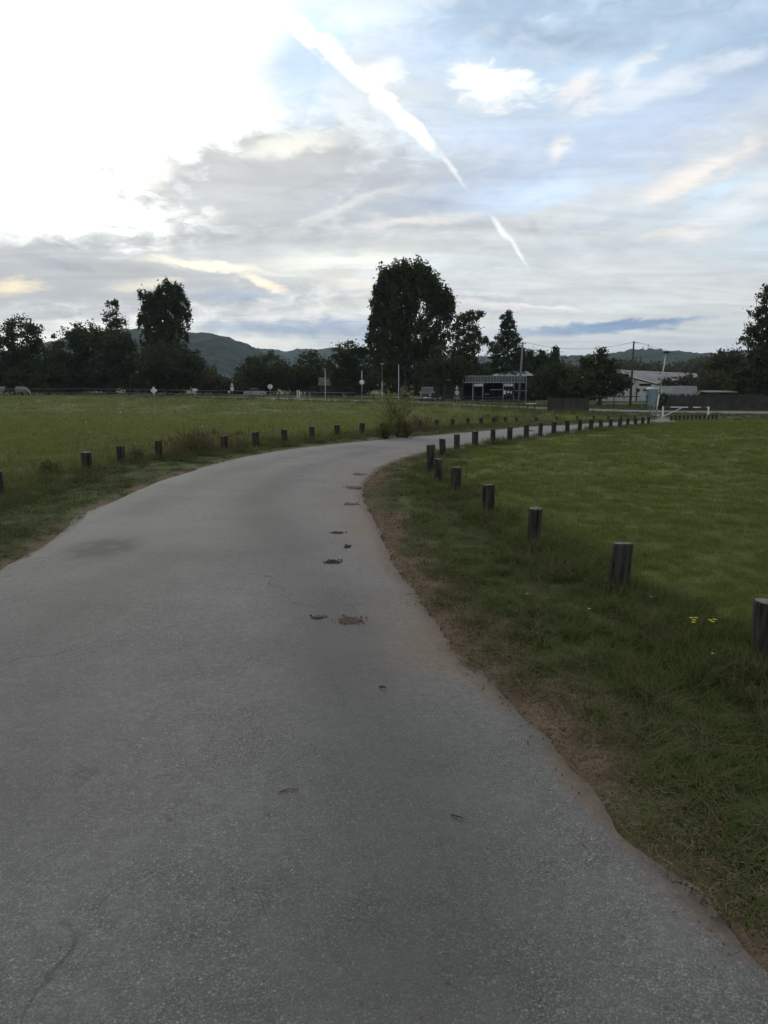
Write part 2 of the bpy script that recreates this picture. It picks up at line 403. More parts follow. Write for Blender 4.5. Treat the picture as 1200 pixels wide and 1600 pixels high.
def vcol(o, name, arr):
    a = o.data.color_attributes.new(name, 'FLOAT_COLOR', 'POINT'); a.data.foreach_set('color', np.asarray(arr, np.float32).ravel())
def ground_material():
    m = bpy.data.materials.new('ground_grass'); m.use_nodes = True; t = m.node_tree; b = t.nodes['Principled BSDF']
    b.inputs['Roughness'].default_value = .95; b.inputs['Specular IOR Level'].default_value = .1
    at_ = t.nodes.new('ShaderNodeVertexColor'); at_.layer_name = 'gcol'; g = t.nodes.new('ShaderNodeNewGeometry')
    def nz(s, d): n = t.nodes.new('ShaderNodeTexNoise'); n.inputs['Scale'].default_value = s; n.inputs['Detail'].default_value = d; n.inputs['Roughness'].default_value = .7; t.links.new(g.outputs['Position'], n.inputs['Vector']); return n
    a, c2 = nz(1.6, 8), nz(38, 4)
    def mr(n, lo, hi):
        r = t.nodes.new('ShaderNodeMapRange'); r.inputs[1].default_value = .3; r.inputs[2].default_value = .7; r.inputs[3].default_value = lo; r.inputs[4].default_value = hi; t.links.new(n.outputs[0], r.inputs[0]); return r
    r1, r2 = mr(a, .68, 1.32), mr(c2, .55, 1.45)
    mu = t.nodes.new('ShaderNodeMath'); mu.operation = 'MULTIPLY'; t.links.new(r1.outputs[0], mu.inputs[0]); t.links.new(r2.outputs[0], mu.inputs[1])
    vm = t.nodes.new('ShaderNodeVectorMath'); vm.operation = 'SCALE'; t.links.new(at_.outputs[0], vm.inputs[0]); t.links.new(mu.outputs[0], vm.inputs['Scale'])
    t.links.new(vm.outputs[0], b.inputs['Base Color'])
    bp = t.nodes.new('ShaderNodeBump'); bp.inputs['Strength'].default_value = .7; bp.inputs['Distance'].default_value = .05
    t.links.new(c2.outputs[0], bp.inputs['Height']); t.links.new(bp.outputs[0], b.inputs['Normal'])
    return m
go = grid_mesh('ground', np.stack([fx, fy, gz], 1), quads, ground_material()); vcol(go, 'gcol', colv)
tag(go, kind='structure')

# ------------------------------------------------------------------ the lane
def param_pl(pl, n):
    pl = np.array(pl); s = np.r_[0, np.cumsum(np.hypot(*np.diff(pl, axis=0).T))]; return s, pl
rows = []
sR, aR = param_pl(RE, 0); sL, aL = param_pl(LE, 0)
# match the two sides: pair points by normalised length inside matched key intervals
keyR = [0, 4 + .0]; 
def samp(s, a, v): return np.stack([np.interp(v, s, a[:, 0]), np.interp(v, s, a[:, 1])], 1)
def nearest_s(s, a, p):
    vv = np.linspace(s[0], s[-1], 3000); q = samp(s, a, vv); return vv[np.argmin(np.hypot(q[:, 0] - p[0], q[:, 1] - p[1]))]
pairs = [((1200, 1490), None, 1.8), ((830, 1120), None, 3.9), ((650, 922), (0, 885), 0), ((605, 850), (110, 820), 0), ((566, 768), (240, 753), 0), ((574, 748), (350, 720), 0), ((600, 728), (480, 698), 0),
         ((675, 706), (640, 683), 0), ((800, 689), (800, 669.5), 0), ((945, 671.5), (920, 662), 0), ((1046, 661), (1032, 654.5), 0)]
kr, kl = [0], [0]
for a_, b_, yy in pairs:
    p = gp(*a_); kr.append(nearest_s(sR, aR, p)); q = gp(*b_) if b_ else Vector((-3.15, yy, 0)); kl.append(nearest_s(sL, aL, q))
kr.append(sR[-1]); kl.append(sL[-1])
tt = []
for i in range(len(kr) - 1):
    ln = max(kr[i + 1] - kr[i], kl[i + 1] - kl[i]); mid = samp(sR, aR, np.array([kr[i]]))[0][1]
    step = .06 if mid < 8 else (.1 if mid < 16 else (.2 if mid < 30 else .5))
    n = max(2, int(ln / step)); tt += list(i + np.arange(n) / n)
tt = np.array(tt + [len(kr) - 1]); ki = np.arange(len(kr))
PR = samp(sR, aR, np.interp(tt, ki, kr)); PL = samp(sL, aL, np.interp(tt, ki, kl))
NC = 84; u = np.linspace(0, 1, NC)
RX = PL[:, None, 0] * (1 - u) + PR[:, None, 0] * u; RY = PL[:, None, 1] * (1 - u) + PR[:, None, 1] * u
# ragged edges
wdt = np.hypot(PR[:, 0] - PL[:, 0], PR[:, 1] - PL[:, 1]); dirx = (PR[:, 0] - PL[:, 0]) / wdt; diry = (PR[:, 1] - PL[:, 1]) / wdt
jr = (.008 * fnoise(PR[:, 0], PR[:, 1], 2.2, 21) + .026 * fnoise(PR[:, 0], PR[:, 1], 9, 22) + .018 * fnoise(PR[:, 0], PR[:, 1], 24, 25)); jl = (.06 * fnoise(PL[:, 0], PL[:, 1], 2.2, 23) + .035 * fnoise(PL[:, 0], PL[:, 1], 9, 24))
off = u[None, :] ** 4 * jr[:, None] - (1 - u[None, :]) ** 4 * jl[:, None]
RX += off * dirx[:, None]; RY += off * diry[:, None]
rx, ry = RX.ravel(), RY.ravel()
eR = pdist(rx, ry, RE); eL = pdist(rx, ry, LE)
rz = zf(rx, ry) + .008 + .012 * ssn(0, 2.2, np.minimum(eR, eL)) - .02 * (1 - ssn(0, .12, np.minimum(eR, eL)))
def stroke(pts, wpx): pl = xy(pts); return np.exp(-(pdist(rx, ry, pl) / wpx) ** 2)
nd = fnoise(rx, ry, 1.3, 31); nd2 = fnoise(rx, ry, 5, 32); nd3 = fnoise(rx, ry, .5, 33); nd4 = fnoise(rx, ry, 14, 34)
dark = (.85 * stroke([(560, 1500), (565, 1100), (520, 950), (430, 850), (400, 780), (470, 735), (600, 700)], .38) * (1 + .3 * nd)
        + .55 * stroke([(30, 1250), (60, 1000), (150, 930), (260, 870)], .40) + .75 * stroke([(215, 800), (270, 772), (330, 745), (450, 715), (560, 698)], .36)
        + .55 * stroke([(750, 1500), (720, 1280), (690, 1200)], .3)
        + .22 * nd3 + .12 * nd)
patchd = np.exp(-((np.hypot((rx - gp(160, 858).x) / .33, (ry - gp(160, 858).y) / .46)) ** 3)) * (1.0 + .3 * nd4)
dark = dark.clip(0, 1) * .72 + patchd * 1.3
dust = stroke([(700, 1030), (610, 860), (545, 790), (530, 745), (570, 720), (640, 706)], .42) * .9 + stroke([(1100, 1420), (930, 1220), (830, 1120), (745, 1035)], .16) * .7
dust = dust * (.75 + .35 * nd2 + .25 * nd) + .55 * (1 - ssn(.0, .18, eR)) * (ry < 24) * (1 + .5 * nd2)
rc = np.zeros((len(rx), 4)); rc[:, 0] = dark.clip(0, 1.3); rc[:, 1] = dust.clip(0, 1); rc[:, 3] = 1
rc[:, 2] = np.maximum(.6 * ssn(.2, 1.0, nd3 + .5 * nd), ssn(12, 24, ry) * .8)  # blue: pale wear patches, plus far stretch brightened, view-angle light painted into the colour
def road_material():
    m = bpy.data.materials.new('asphalt'); m.use_nodes = True; t = m.node_tree; b = t.nodes['Principled BSDF']; ln = t.links.new
    g = t.nodes.new('ShaderNodeNewGeometry'); va = t.nodes.new('ShaderNodeVertexColor'); va.layer_name = 'wear_and_far_light'; sp = t.nodes.new('ShaderNodeSeparateColor'); ln(va.outputs[0], sp.inputs[0])
    def nz(s, d, r=.6): n = t.nodes.new('ShaderNodeTexNoise'); n.inputs['Scale'].default_value = s; n.inputs['Detail'].default_value = d; n.inputs['Roughness'].default_value = r; ln(g.outputs['Position'], n.inputs['Vector']); return n.outputs[0]
    def mr(v, a, b_, lo=0., hi=1.):
        r = t.nodes.new('ShaderNodeMapRange'); r.inputs[1].default_value = a; r.inputs[2].default_value = b_; r.inputs[3].default_value = lo; r.inputs[4].default_value = hi; ln(v, r.inputs[0]); return r.outputs[0]
    def mx(f, a, b_, mode='MIX'):
        n = t.nodes.new('ShaderNodeMix'); n.data_type = 'RGBA'; n.blend_type = mode
        for i, v in ((0, f), (6, a), (7, b_)):
            if isinstance(v, float): n.inputs[i].default_value = v
            elif isinstance(v, tuple): n.inputs[i].default_value = (*v, 1)
            else: ln(v, n.inputs[i])
        return n.outputs[2]
    vo = t.nodes.new('ShaderNodeTexVoronoi'); vo.inputs['Scale'].default_value = 165; ln(g.outputs['Position'], vo.inputs['Vector'])
    vs = t.nodes.new('ShaderNodeSeparateColor'); ln(vo.outputs['Color'], vs.inputs[0])
    c1 = mx(mr(vs.outputs[0], 0, 1), (.040, .040, .040), (.28, .278, .272))          # stone chips
    c1 = mx(mr(vo.outputs['Distance'], .25, .75), c1, (.045, .045, .046))              # bitumen between them
    c1 = mx(mr(vs.outputs[1], .975, .985), c1, (.33, .325, .31)); c1 = mx(mr(vs.outputs[2], .90, .93), c1, (.022, .022, .022))                          # few pale chips
    c1 = mx(mr(nz(9, 6), .3, .7, 0., .45), c1, (.125, .123, .120))
    c1 = mx(mr(nz(70, 3), .35, .65, 0., .35), c1, (.055, .054, .053))
    c1 = mx(.08, c1, (.135, .133, .130))
    c1 = mx(mr(nz(1.1, 7, .7), .38, .62, 0., .48), c1, (.168, .165, .160))
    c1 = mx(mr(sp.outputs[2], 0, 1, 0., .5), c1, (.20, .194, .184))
    c1 = mx(mr(sp.outputs[0], 0, 1.3, 0., .95), c1, (.026, .026, .026))
    ds = t.nodes.new('ShaderNodeMath'); ds.operation = 'MULTIPLY_ADD'; ln(nz(16, 8, .75), ds.inputs[0]); ds.inputs[1].default_value = 1.5; ln(sp.outputs[1], ds.inputs[2])
    c1 = mx(mr(sp.outputs[1], 0, 1, 0., .35), c1, (.185, .150, .135))
    c1 = mx(mr(ds.outputs[0], 1.10, 1.65, 0., .8), c1, (.135, .098, .070))
    c1 = mx(mr(nz(26, 4, .7), .38, .66, 0., .50), c1, (.060, .060, .060))
    # hairline cracks
    wr = t.nodes.new('ShaderNodeTexVoronoi'); wr.feature = 'DISTANCE_TO_EDGE'; wr.inputs['Scale'].default_value = .55
    ad = t.nodes.new('ShaderNodeVectorMath'); ad.operation = 'ADD'; nn = t.nodes.new('ShaderNodeTexNoise'); nn.inputs['Scale'].default_value = 1.6; nn.inputs['Detail'].default_value = 6
    ln(g.outputs['Position'], nn.inputs['Vector']); ln(g.outputs['Position'], ad.inputs[0]); ln(nn.outputs['Color'], ad.inputs[1]); ln(ad.outputs[0], wr.inputs['Vector'])
    ck = t.nodes.new('ShaderNodeMath'); ck.operation = 'MULTIPLY'; ln(mr(wr.outputs['Distance'], .002, .007, 1., 0.), ck.inputs[0]); ln(mr(nz(.7, 2), .45, .6, 0., .7), ck.inputs[1])
    c1 = mx(ck.outputs[0], c1, (.03, .03, .03))
    sc = t.nodes.new('ShaderNodeVectorMath'); sc.operation = 'SCALE'; sc.inputs['Scale'].default_value = 1.10; c1 = mx(1.0, c1, (1.0, 1.0, .985), 'MULTIPLY'); ln(c1, sc.inputs[0])
    ln(sc.outputs[0], b.inputs['Base Color']); b.inputs['Roughness'].default_value = .82; b.inputs['Specular IOR Level'].default_value = .35
    bp = t.nodes.new('ShaderNodeBump'); bp.inputs['Strength'].default_value = .55; bp.inputs['Distance'].default_value = .003; bp.invert = True
    ln(vo.outputs['Distance'], bp.inputs['Height'])
    bp2 = t.nodes.new('ShaderNodeBump'); bp2.inputs['Strength'].default_value = .22; bp2.inputs['Distance'].default_value = .012
    ln(nz(22, 5), bp2.inputs['Height']); ln(bp.outputs[0], bp2.inputs['Normal']); ln(bp2.outputs[0], b.inputs['Normal'])
    return m
M_ROAD = road_material()
nr = len(tt); idx = np.arange(nr * NC).reshape(nr, NC)
q = np.stack([idx[:-1, :-1], idx[:-1, 1:], idx[1:, 1:], idx[1:, :-1]], -1).reshape(-1, 4)
ro = grid_mesh('lane', np.stack([rx, ry, rz], 1), q, M_ROAD); vcol(ro, 'wear_and_far_light', rc); tag(ro, kind='structure')
# public road beyond the field
pl = resample(PUB, 1.0); pa = np.array(pl); dn = np.gradient(pa, axis=0); dn /= np.linalg.norm(dn, axis=1)[:, None]; nm = np.stack([-dn[:, 1], dn[:, 0]], 1)
V = []; ofs = np.linspace(-3, 3, 7)
for o_ in ofs: p = pa + nm * o_; V.append(np.stack([p[:, 0], p[:, 1], zf(p[:, 0], p[:, 1]) + .05], 1))
V = np.stack(V, 1).reshape(-1, 3); idx = np.arange(len(pa) * 7).reshape(-1, 7)
q = np.stack([idx[:-1, :-1], idx[:-1, 1:], idx[1:, 1:], idx[1:, :-1]], -1).reshape(-1, 4)
pr = grid_mesh('public_road', V, q, M_ROAD); w_ = np.zeros((len(V), 4)); w_[:, 2] = .9; w_[:, 3] = 1; vcol(pr, 'wear_and_far_light', w_); tag(pr, kind='structure')
# ------------------------------------------------------------------ materials
M_BARK = material('bark', (.075, .062, .050), .9, .1, (.045, .038, .032), 6, .6, 12)
M_PALEBARK = material('pale_bark', (.17, .16, .14), .9, .1, (.10, .09, .08), 4, .5, 12)
M_LEAF = leaf_material('leaf_dark', (.036, .046, .020), (.060, .068, .028), vscale=.45)
M_LEAF2 = leaf_material('leaf_mid', (.046, .058, .022), (.076, .083, .031), vscale=.5)
M_LEAF3 = leaf_material('leaf_brownish', (.050, .050, .024), (.078, .068, .034), vscale=.6)
M_NEEDLE = leaf_material('needle', (.026, .040, .020), (.046, .058, .028), vscale=.8, trans=.1)
M_WOOD = material('weathered_wood', (.068, .062, .053), .95, .1, (.018, .016, .014), 28, 1.0, 60, stretch=(1, 1, .12))
M_WOODD = material('dark_boards', (.038, .033, .028), .9, .15, (.055, .048, .042), 3, .5, 20, stretch=(1, 1, .15))
M_ENDGRAIN = material('end_grain', (.22, .205, .18), .9, .1, (.05, .045, .04), 14, .5, 90)
M_WHITE = material('white_paint', (.72, .72, .70), .55, .4, (.52, .52, .50), 4, .2, 30)
M_RED = material('red_paint', (.09, .022, .02), .55, .4, (.14, .03, .03), 5)
M_METAL = material('galvanised_steel', (.42, .43, .44), .5, .5, (.30, .31, .32), 6, metal=.4)
M_DARKMETAL = material('dark_metal', (.05, .055, .055), .5, .4, (.08, .08, .08), 6)
M_CONC = material('concrete_pole', (.20, .195, .185), .9, .2, (.13, .125, .12), 3, .4, 20)
M_ROOF = material('fibre_cement_roof', (.21, .20, .215), .85, .2, (.13, .125, .13), .8, .3, 8)
M_ROOFL = material('pale_sheet_roof', (.40, .41, .40), .7, .3, (.30, .31, .30), 1.0)
M_ROOFD = material('old_tile_roof', (.115, .095, .080), .9, .2, (.07, .06, .052), 1.5, .4, 10)
M_RENDER = material('pale_render_wall', (.50, .50, .48), .9, .2, (.38, .38, .36), .9, .2, 12)
M_TAPE = material('dull_white_tape', (.26, .26, .25), .7, .2, (.16, .16, .15), .6)
M_GLASS = material('dark_glass', (.02, .022, .025), .12, .6)
M_BLUE = material('pale_blue_plastic', (.19, .25, .285), .7, .3, (.14, .18, .20), 1.5)
M_RUBBER = material('rubber', (.02, .02, .02), .8, .3)

# ------------------------------------------------------------------ leaves and trees
def clumps_to_cards(centres, rad, ncard, size, stretch=(1, 1, 1), seed=0, aspect=.6):
    r = np.random.default_rng(seed); C = np.repeat(centres, ncard, axis=0); Rr = np.repeat(rad, ncard)
    p = C + r.normal(0, .48, C.shape) * Rr[:, None] * np.array(stretch); n = len(p)
    s = size * r.uniform(.6, 1.35, n)
    a = r.normal(size=(n, 3)); a /= np.linalg.norm(a, axis=1)[:, None]; b = r.normal(size=(n, 3)); b -= (a * b).sum(1)[:, None] * a; b /= np.linalg.norm(b, axis=1)[:, None]
    a *= s[:, None]; b *= (s * aspect)[:, None]
    V = np.stack([p - a, p - b * .9 + a * .1, p + a, p + b * .9 + a * .1], 1).reshape(-1, 3)
    return V, np.arange(n * 4).reshape(n, 4)
def blob_clumps(blobs, cr, dens, seed, shell=.62, upright=False):
    """blobs: (x,y,z,rx,ry,rz) in metres -> clump centres spread over lumpy shells with a few inside"""
    r = np.random.default_rng(seed); out = []; rads = []
    for (x, y, z, a, b, c_) in blobs:
        area = 4 * math.pi * ((a * b) ** 1.6 / 3 + (a * c_) ** 1.6 / 3 + (b * c_) ** 1.6 / 3) ** (1 / 1.6)
        n = max(5, int(area * dens / (cr * cr)))
        d = r.normal(size=(n, 3)); d /= np.linalg.norm(d, axis=1)[:, None]
        q = r.uniform(shell ** 1.5, 1, n) ** (1 / 1.5); q *= 1 - .16 * r.random(n) + .10 * np.sin(d[:, 0] * 7 + seed) * np.sin(d[:, 2] * 6 + x)
        out.append(np.array([x, y, z]) + d * q[:, None] * np.array([a, b, c_])); rads.append(cr * r.uniform(.55, 1.25, n))
    return np.concatenate(out), np.concatenate(rads)
def px_blobs(Y, bl, depth=.85):
    s = Y / F; o = []
    for i, (px, py, rx_, rz_) in enumerate(bl):
        p = at(px, py, Y + ((i * 37) % 7 - 3) * .35 * rx_ * s * .3); o.append((p.x, p.y, p.z, rx_ * s, max(rx_ * s * depth, 1.0), rz_ * s))
    return o
def limb_mesh(mb, base, tops, r0, r):
    """tapered trunk with limbs reaching into the crown blobs"""
    base = Vector(base); cx = sum(t[0] for t in tops) / len(tops); cy = sum(t[1] for t in tops) / len(tops)
    ztop = max(t[2] for t in tops); zb = base.z
    pts = [base + Vector((0, 0, -.2))]; rad = [r0 * 1.35]
    for k in range(1, 9):
        f = k / 8; pts.append(Vector((base.x + (cx - base.x) * f + r.uniform(-.15, .15), base.y + (cy - base.y) * f + r.uniform(-.15, .15), zb + (ztop - zb) * f))); rad.append(r0 * (1 - .85 * f))
    mb.tube(pts, rad, 8)
    for (x, y, z, a, b, c_) in tops:
        for q in range(2):
            e = Vector((x + r.uniform(-.5, .5) * a, y + r.uniform(-.5, .5) * b, z + r.uniform(-.1, .7) * c_))
            f = max(.12, min(.8, (e.z - zb) / (ztop - zb + .01) * .55)); k = int(f * 8); s_ = pts[k]
            m = s_.lerp(e, .5) + Vector((r.uniform(-.3, .3), r.uniform(-.3, .3), -.15 * (e - s_).length * .3)); rr = rad[k] * .45
            mb.tube([s_, s_.lerp(m, .5), m, m.lerp(e, .5), e], [rr, rr * .8, rr * .6, rr * .42, rr * .2], 6)
            for w in range(3):
                e2 = e + Vector((r.uniform(-1, 1) * a * .5, r.uniform(-1, 1) * b * .5, r.uniform(-.2, .6) * c_)); mb.tube([m.lerp(e, .4), m.lerp(e2, .6), e2], [rr * .35, rr * .25, rr * .08], 5)
TREES = []
def tree(name, label, cat, Y, bl, mat=None, cr=.9, dens=.42, ncard=34, size=.24, stretch=(1, 1, .8), seed=1, base_px=None, r0=.28, bark=None, shell=.6, group=None, depth=.85, aspect=.6, lobes=0, ltop=99, lr=.7, lz=2.0):
    blobs = px_blobs(Y, bl, depth); bx = base_px if base_px else bl[0][0]; b = XG(bx, Y)
    t = empty(name, b, 0, label, cat, group); r = random.Random(seed)
    core = list(blobs)
    if lobes:
        for q in range(lobes):
            x, y, z, a_, bb_, c2 = core[r.randrange(min(len(core), ltop))]; an = r.uniform(0, 6.28); e_ = r.uniform(-.3, 1.3); ce = math.cos(e_); k_ = r.uniform(.75, 1.12)
            blobs.append((x + a_ * ce * math.cos(an) * k_, y + bb_ * ce * math.sin(an) * k_, z + c2 * math.sin(e_) * k_ * .82, lr * r.uniform(.7, 1.2), lr, lr * lz * r.uniform(.8, 1.4)))
    mb = MB(); limb_mesh(mb, (0, 0, 0), [(x - b.x, y - b.y, z - b.z, a, bb, c_) for x, y, z, a, bb, c_ in core], r0, r)
    mb.build('trunk', bark or M_BARK, t, True)
    C, Rr = blob_clumps(blobs, cr, dens, seed, shell); keep = C[:, 2] > b.z + .3; C = C[keep]; Rr = Rr[keep]
    V, Q = clumps_to_cards(C, Rr, ncard, size, stretch, seed); V = V - np.array(b); V[:, 2] = np.maximum(V[:, 2], .02)
    grid_mesh('crown', V, Q, mat or M_LEAF, t, False); TREES.append(t); return t
UP = dict(stretch=(.55, .55, 1.5), shell=.5)
tree('deciduous_tree', 'broad dark tree with a rounded top at the left edge, behind the horses', 'tree', 136, [(35, 526, 36, 32), (-2, 556, 40, 40), (72, 572, 36, 36), (20, 585, 60, 32), (60, 590, 50, 26), (-40, 575, 40, 40)], seed=11, r0=.4)
tree('deciduous_tree', 'bushy dark tree right of the round-topped one, with a low uneven crown', 'tree', 142, [(108, 548, 24, 34), (135, 532, 30, 28), (112, 585, 42, 30), (140, 580, 40, 30)], seed=12, mat=M_LEAF)
tree('deciduous_tree', 'wide dark tree standing under the slender sparse treetop', 'tree', 140, [(172, 540, 34, 32), (192, 555, 26, 34), (170, 585, 42, 30), (208, 590, 26, 26)], seed=13, mat=M_LEAF)
tree('slender_tree', 'slender sparse tree poking above the dark trees, left of the tall one', 'tree', 150, [(178, 482, 11, 14), (174, 500, 14, 14), (186, 508, 11, 12), (177, 530, 16, 22)], cr=.7, dens=.34, ncard=20, size=.24, seed=14, r0=.2, mat=M_LEAF2)
b = XG(203, 150); t = empty('bare_tree', b, 0, 'thin leafless tree between the slender tree and the tall tree', 'tree'); mb = MB(); rr_ = random.Random(5)
zt = at(203, 492, 150).z - b.z
mb.tube([(0, 0, -.2), (.1, 0, zt * .6), (-.1, 0, zt)], [.16, .10, .03], 6)
for k in range(14):
    z0 = zt * (.45 + .5 * k / 14); s_ = (-1) ** k; mb.tube([(0, 0, z0), (s_ * .35, rr_.uniform(-.3, .3), z0 + .5), (s_ * rr_.uniform(.4, 1.0), rr_.uniform(-.4, .4), z0 + rr_.uniform(1.0, 2.0))], [.05, .035, .012], 5)
mb.build('trunk', M_PALEBARK, t, True)
tree('tall_tree', 'tall upright tree with a gappy oval crown on the left, above the dark thicket', 'tree', 146, [(262, 461, 22, 18), (240, 472, 19, 20), (281, 472, 17, 16), (231, 492, 15, 22), (288, 494, 11, 14), (262, 492, 24, 26), (245, 515, 26, 24), (275, 518, 22, 20), (252, 545, 36, 26), (262, 580, 34, 30)], seed=15, cr=.7, dens=.36, ncard=36, lobes=26, ltop=8, lr=.65, lz=1.2, size=.24, r0=.42, **UP)
tree('deciduous_tree', 'dark round-topped tree below and before the tall left tree', 'tree', 134, [(268, 562, 48, 30), (236, 572, 30, 32), (300, 575, 24, 26), (262, 592, 58, 22)], seed=16, mat=M_LEAF)
tree('shrub_clump', 'low dark shrubs at the foot of the hill, right of the left trees', 'shrub', 146, [(335, 602, 26, 14), (362, 600, 22, 12), (318, 596, 18, 18)], seed=17, mat=M_LEAF3, r0=.12)
tree('deciduous_tree', 'rounded dark tree in front of the distant hill, above the parked silver car', 'tree', 152, [(412, 572, 34, 26), (395, 588, 32, 24), (438, 585, 26, 26)], seed=18, mat=M_LEAF2)
tree('deciduous_tree', 'low dark tree behind the wooden shed, on its left', 'tree', 156, [(487, 572, 28, 24), (472, 590, 24, 22), (505, 588, 22, 22)], seed=19, mat=M_LEAF2)
tree('deciduous_tree', 'dense dark tree behind the shed roof, left of the giant poplar', 'tree', 132, [(545, 554, 24, 24), (562, 566, 22, 32), (530, 575, 20, 26), (548, 592, 34, 22)], seed=20)
tree('poplar_tree', 'giant poplar with upright lobes, tallest tree in the middle', 'tree', 126, [(602, 450, 18, 24), (618, 438, 18, 24), (640, 436, 22, 27), (660, 440, 19, 24), (678, 456, 16, 22), (692, 476, 12, 18), (698, 486, 9, 16), (594, 476, 15, 28), (620, 475, 30, 40), (660, 480, 30, 40), (590, 512, 17, 26), (612, 520, 30, 34), (650, 525, 36, 36), (684, 520, 20, 30), (585, 540, 12, 18), (605, 560, 26, 30), (640, 570, 44, 32), (676, 566, 26, 30)], seed=21, cr=.8, dens=.46, ncard=40, size=.23, lobes=70, ltop=12, lr=.75, lz=1.3, r0=.6, base_px=632, bark=M_PALEBARK, **UP)
tree('airy_tree', 'airy loose-crowned tree right of the giant poplar', 'tree', 119, [(742, 494, 15, 8), (722, 500, 12, 12), (712, 520, 12, 16), (735, 520, 18, 14), (756, 530, 9, 10), (728, 545, 26, 16), (772, 540, 9, 7), (722, 575, 30, 24), (745, 585, 26, 20)], seed=22, cr=.6, dens=.40, ncard=26, size=.22, r0=.3, mat=M_LEAF2)
tree('brown_bush', 'large brownish bush between the giant poplar and the airy tree', 'shrub', 116, [(692, 562, 26, 28), (680, 585, 26, 22), (706, 588, 22, 22)], seed=23, mat=M_LEAF3)
def conifer(label, Y, px, ptop, halfw, pbase, seed, tips=1, mat=None, dens=1.0, name='conifer', group=None):
    s = Y / F; b = XG(px, Y); top = at(px, ptop, Y).z - b.z; low = at(px, pbase, Y).z - b.z; r = np.random.default_rng(seed)
    t = empty(name, b, 0, label, 'tree', group); MB().tube([(0, 0, -.2), (0, 0, top * .5), (0, 0, top)], [.28, .16, .02], 8).build('trunk', M_BARK, t, True)
    cs = []; Hh = top - low; n = int(150 * dens * (halfw * s / 3) * (Hh / 9) + 50)
    for i in range(n):
        f = r.random() ** .6; z = top - f * Hh; rad = halfw * s * (f ** .95) * (.25 + .85 * r.random() ** .6) * (1 + .15 * math.sin(z * 2.6 + seed)); a = r.uniform(0, 6.283)
        cs.append((rad * math.cos(a), rad * math.sin(a), z + .25 * rad * (r.random() - .2)))
    if tips == 2:
        for i in range(14): f = r.random(); cs.append((-.9 + r.normal(0, .08 + .3 * f), r.normal(0, .2 + .3 * f), top - .8 - f * 2.4))
    V, Q = clumps_to_cards(np.array(cs), np.full(len(cs), .42), 26, .18, (1.1, 1.1, .6), seed, .45); V[:, 2] = np.maximum(V[:, 2], .05)
    grid_mesh('crown', V, Q, mat or M_NEEDLE, t, False); return t
conifer('tall dark conifer with a pointed double top, beside the utility pole', 130, 792, 484, 38, 594, 31, 2, dens=2.4)
tree('deciduous_tree', 'dark low tree right of the tall conifer', 'tree', 150, [(838, 558, 18, 16), (822, 566, 16, 18), (850, 575, 24, 22), (835, 592, 26, 20)], seed=24, cr=.8)
conifer('small pointed conifer rising from the trees behind the dark board fence', 112, 866, 540, 22, 612, 32, 1, dens=1.5)
tree('deciduous_tree', 'dark bushy tree before the small conifer, behind the board fence', 'tree', 100, [(862, 590, 26, 24), (885, 596, 26, 22), (848, 604, 20, 18)], seed=25)
tree('deciduous_tree', 'dark tree with ragged twigs on top, left of the wooden utility pole', 'tree', 98, [(938, 552, 10, 7), (915, 566, 12, 7), (952, 572, 16, 10), (932, 578, 28, 16), (915, 598, 32, 22), (952, 600, 26, 22), (972, 600, 14, 16), (900, 608, 22, 16)], seed=26, cr=.65, dens=.46, size=.2)
tree('roadside_bush', 'dark bush hiding the lower roof between the lamp post and the container', 'shrub', 108, [(1058, 598, 20, 10), (1080, 596, 20, 10), (1036, 604, 12, 12)], seed=27, mat=M_LEAF3, r0=.1)
tree('deciduous_tree', 'rounded dark tree on the right behind the pale container', 'tree', 122, [(1135, 566, 24, 22), (1118, 584, 22, 24), (1152, 580, 24, 26), (1140, 600, 34, 18)], seed=28, r0=.35)
tree('deciduous_tree', 'dull brownish bushy tree just right of the pale container', 'tree', 104, [(1122, 600, 18, 20), (1104, 600, 12, 14), (1140, 606, 20, 16)], seed=29, mat=M_LEAF3)
tree('large_tree', 'large tree at the right edge with loose sprays of leaves on its left side', 'tree', 92, [(1198, 462, 11, 15), (1180, 487, 9, 8), (1197, 492, 14, 16), (1172, 512, 7, 6), (1190, 520, 16, 16), (1164, 531, 5, 6), (1180, 545, 14, 12), (1205, 555, 34, 26), (1182, 580, 30, 26), (1160, 598, 26, 24), (1200, 606, 40, 22), (1230, 540, 40, 50)], seed=30, cr=.62, dens=.40, ncard=34, size=.19, r0=.4, base_px=1206)
tree('clipped_bush', 'small dark rounded bush beside the foot of the lamp post', 'shrub', 66, [(1035, 622, 5, 8), (1034, 633, 5, 8)], seed=33, cr=.25, ncard=40, size=.06, r0=.04)
# trees beyond both sides of the frame
tree('deciduous_tree', 'dark tree beyond the left edge, next to the round-topped tree', 'tree', 140, [(-100, 545, 50, 50), (-130, 585, 60, 30)], seed=34)
tree('deciduous_tree', 'dark tree beyond the right edge, next to the large tree', 'tree', 96, [(1300, 530, 50, 60), (1320, 590, 60, 34)], seed=35)
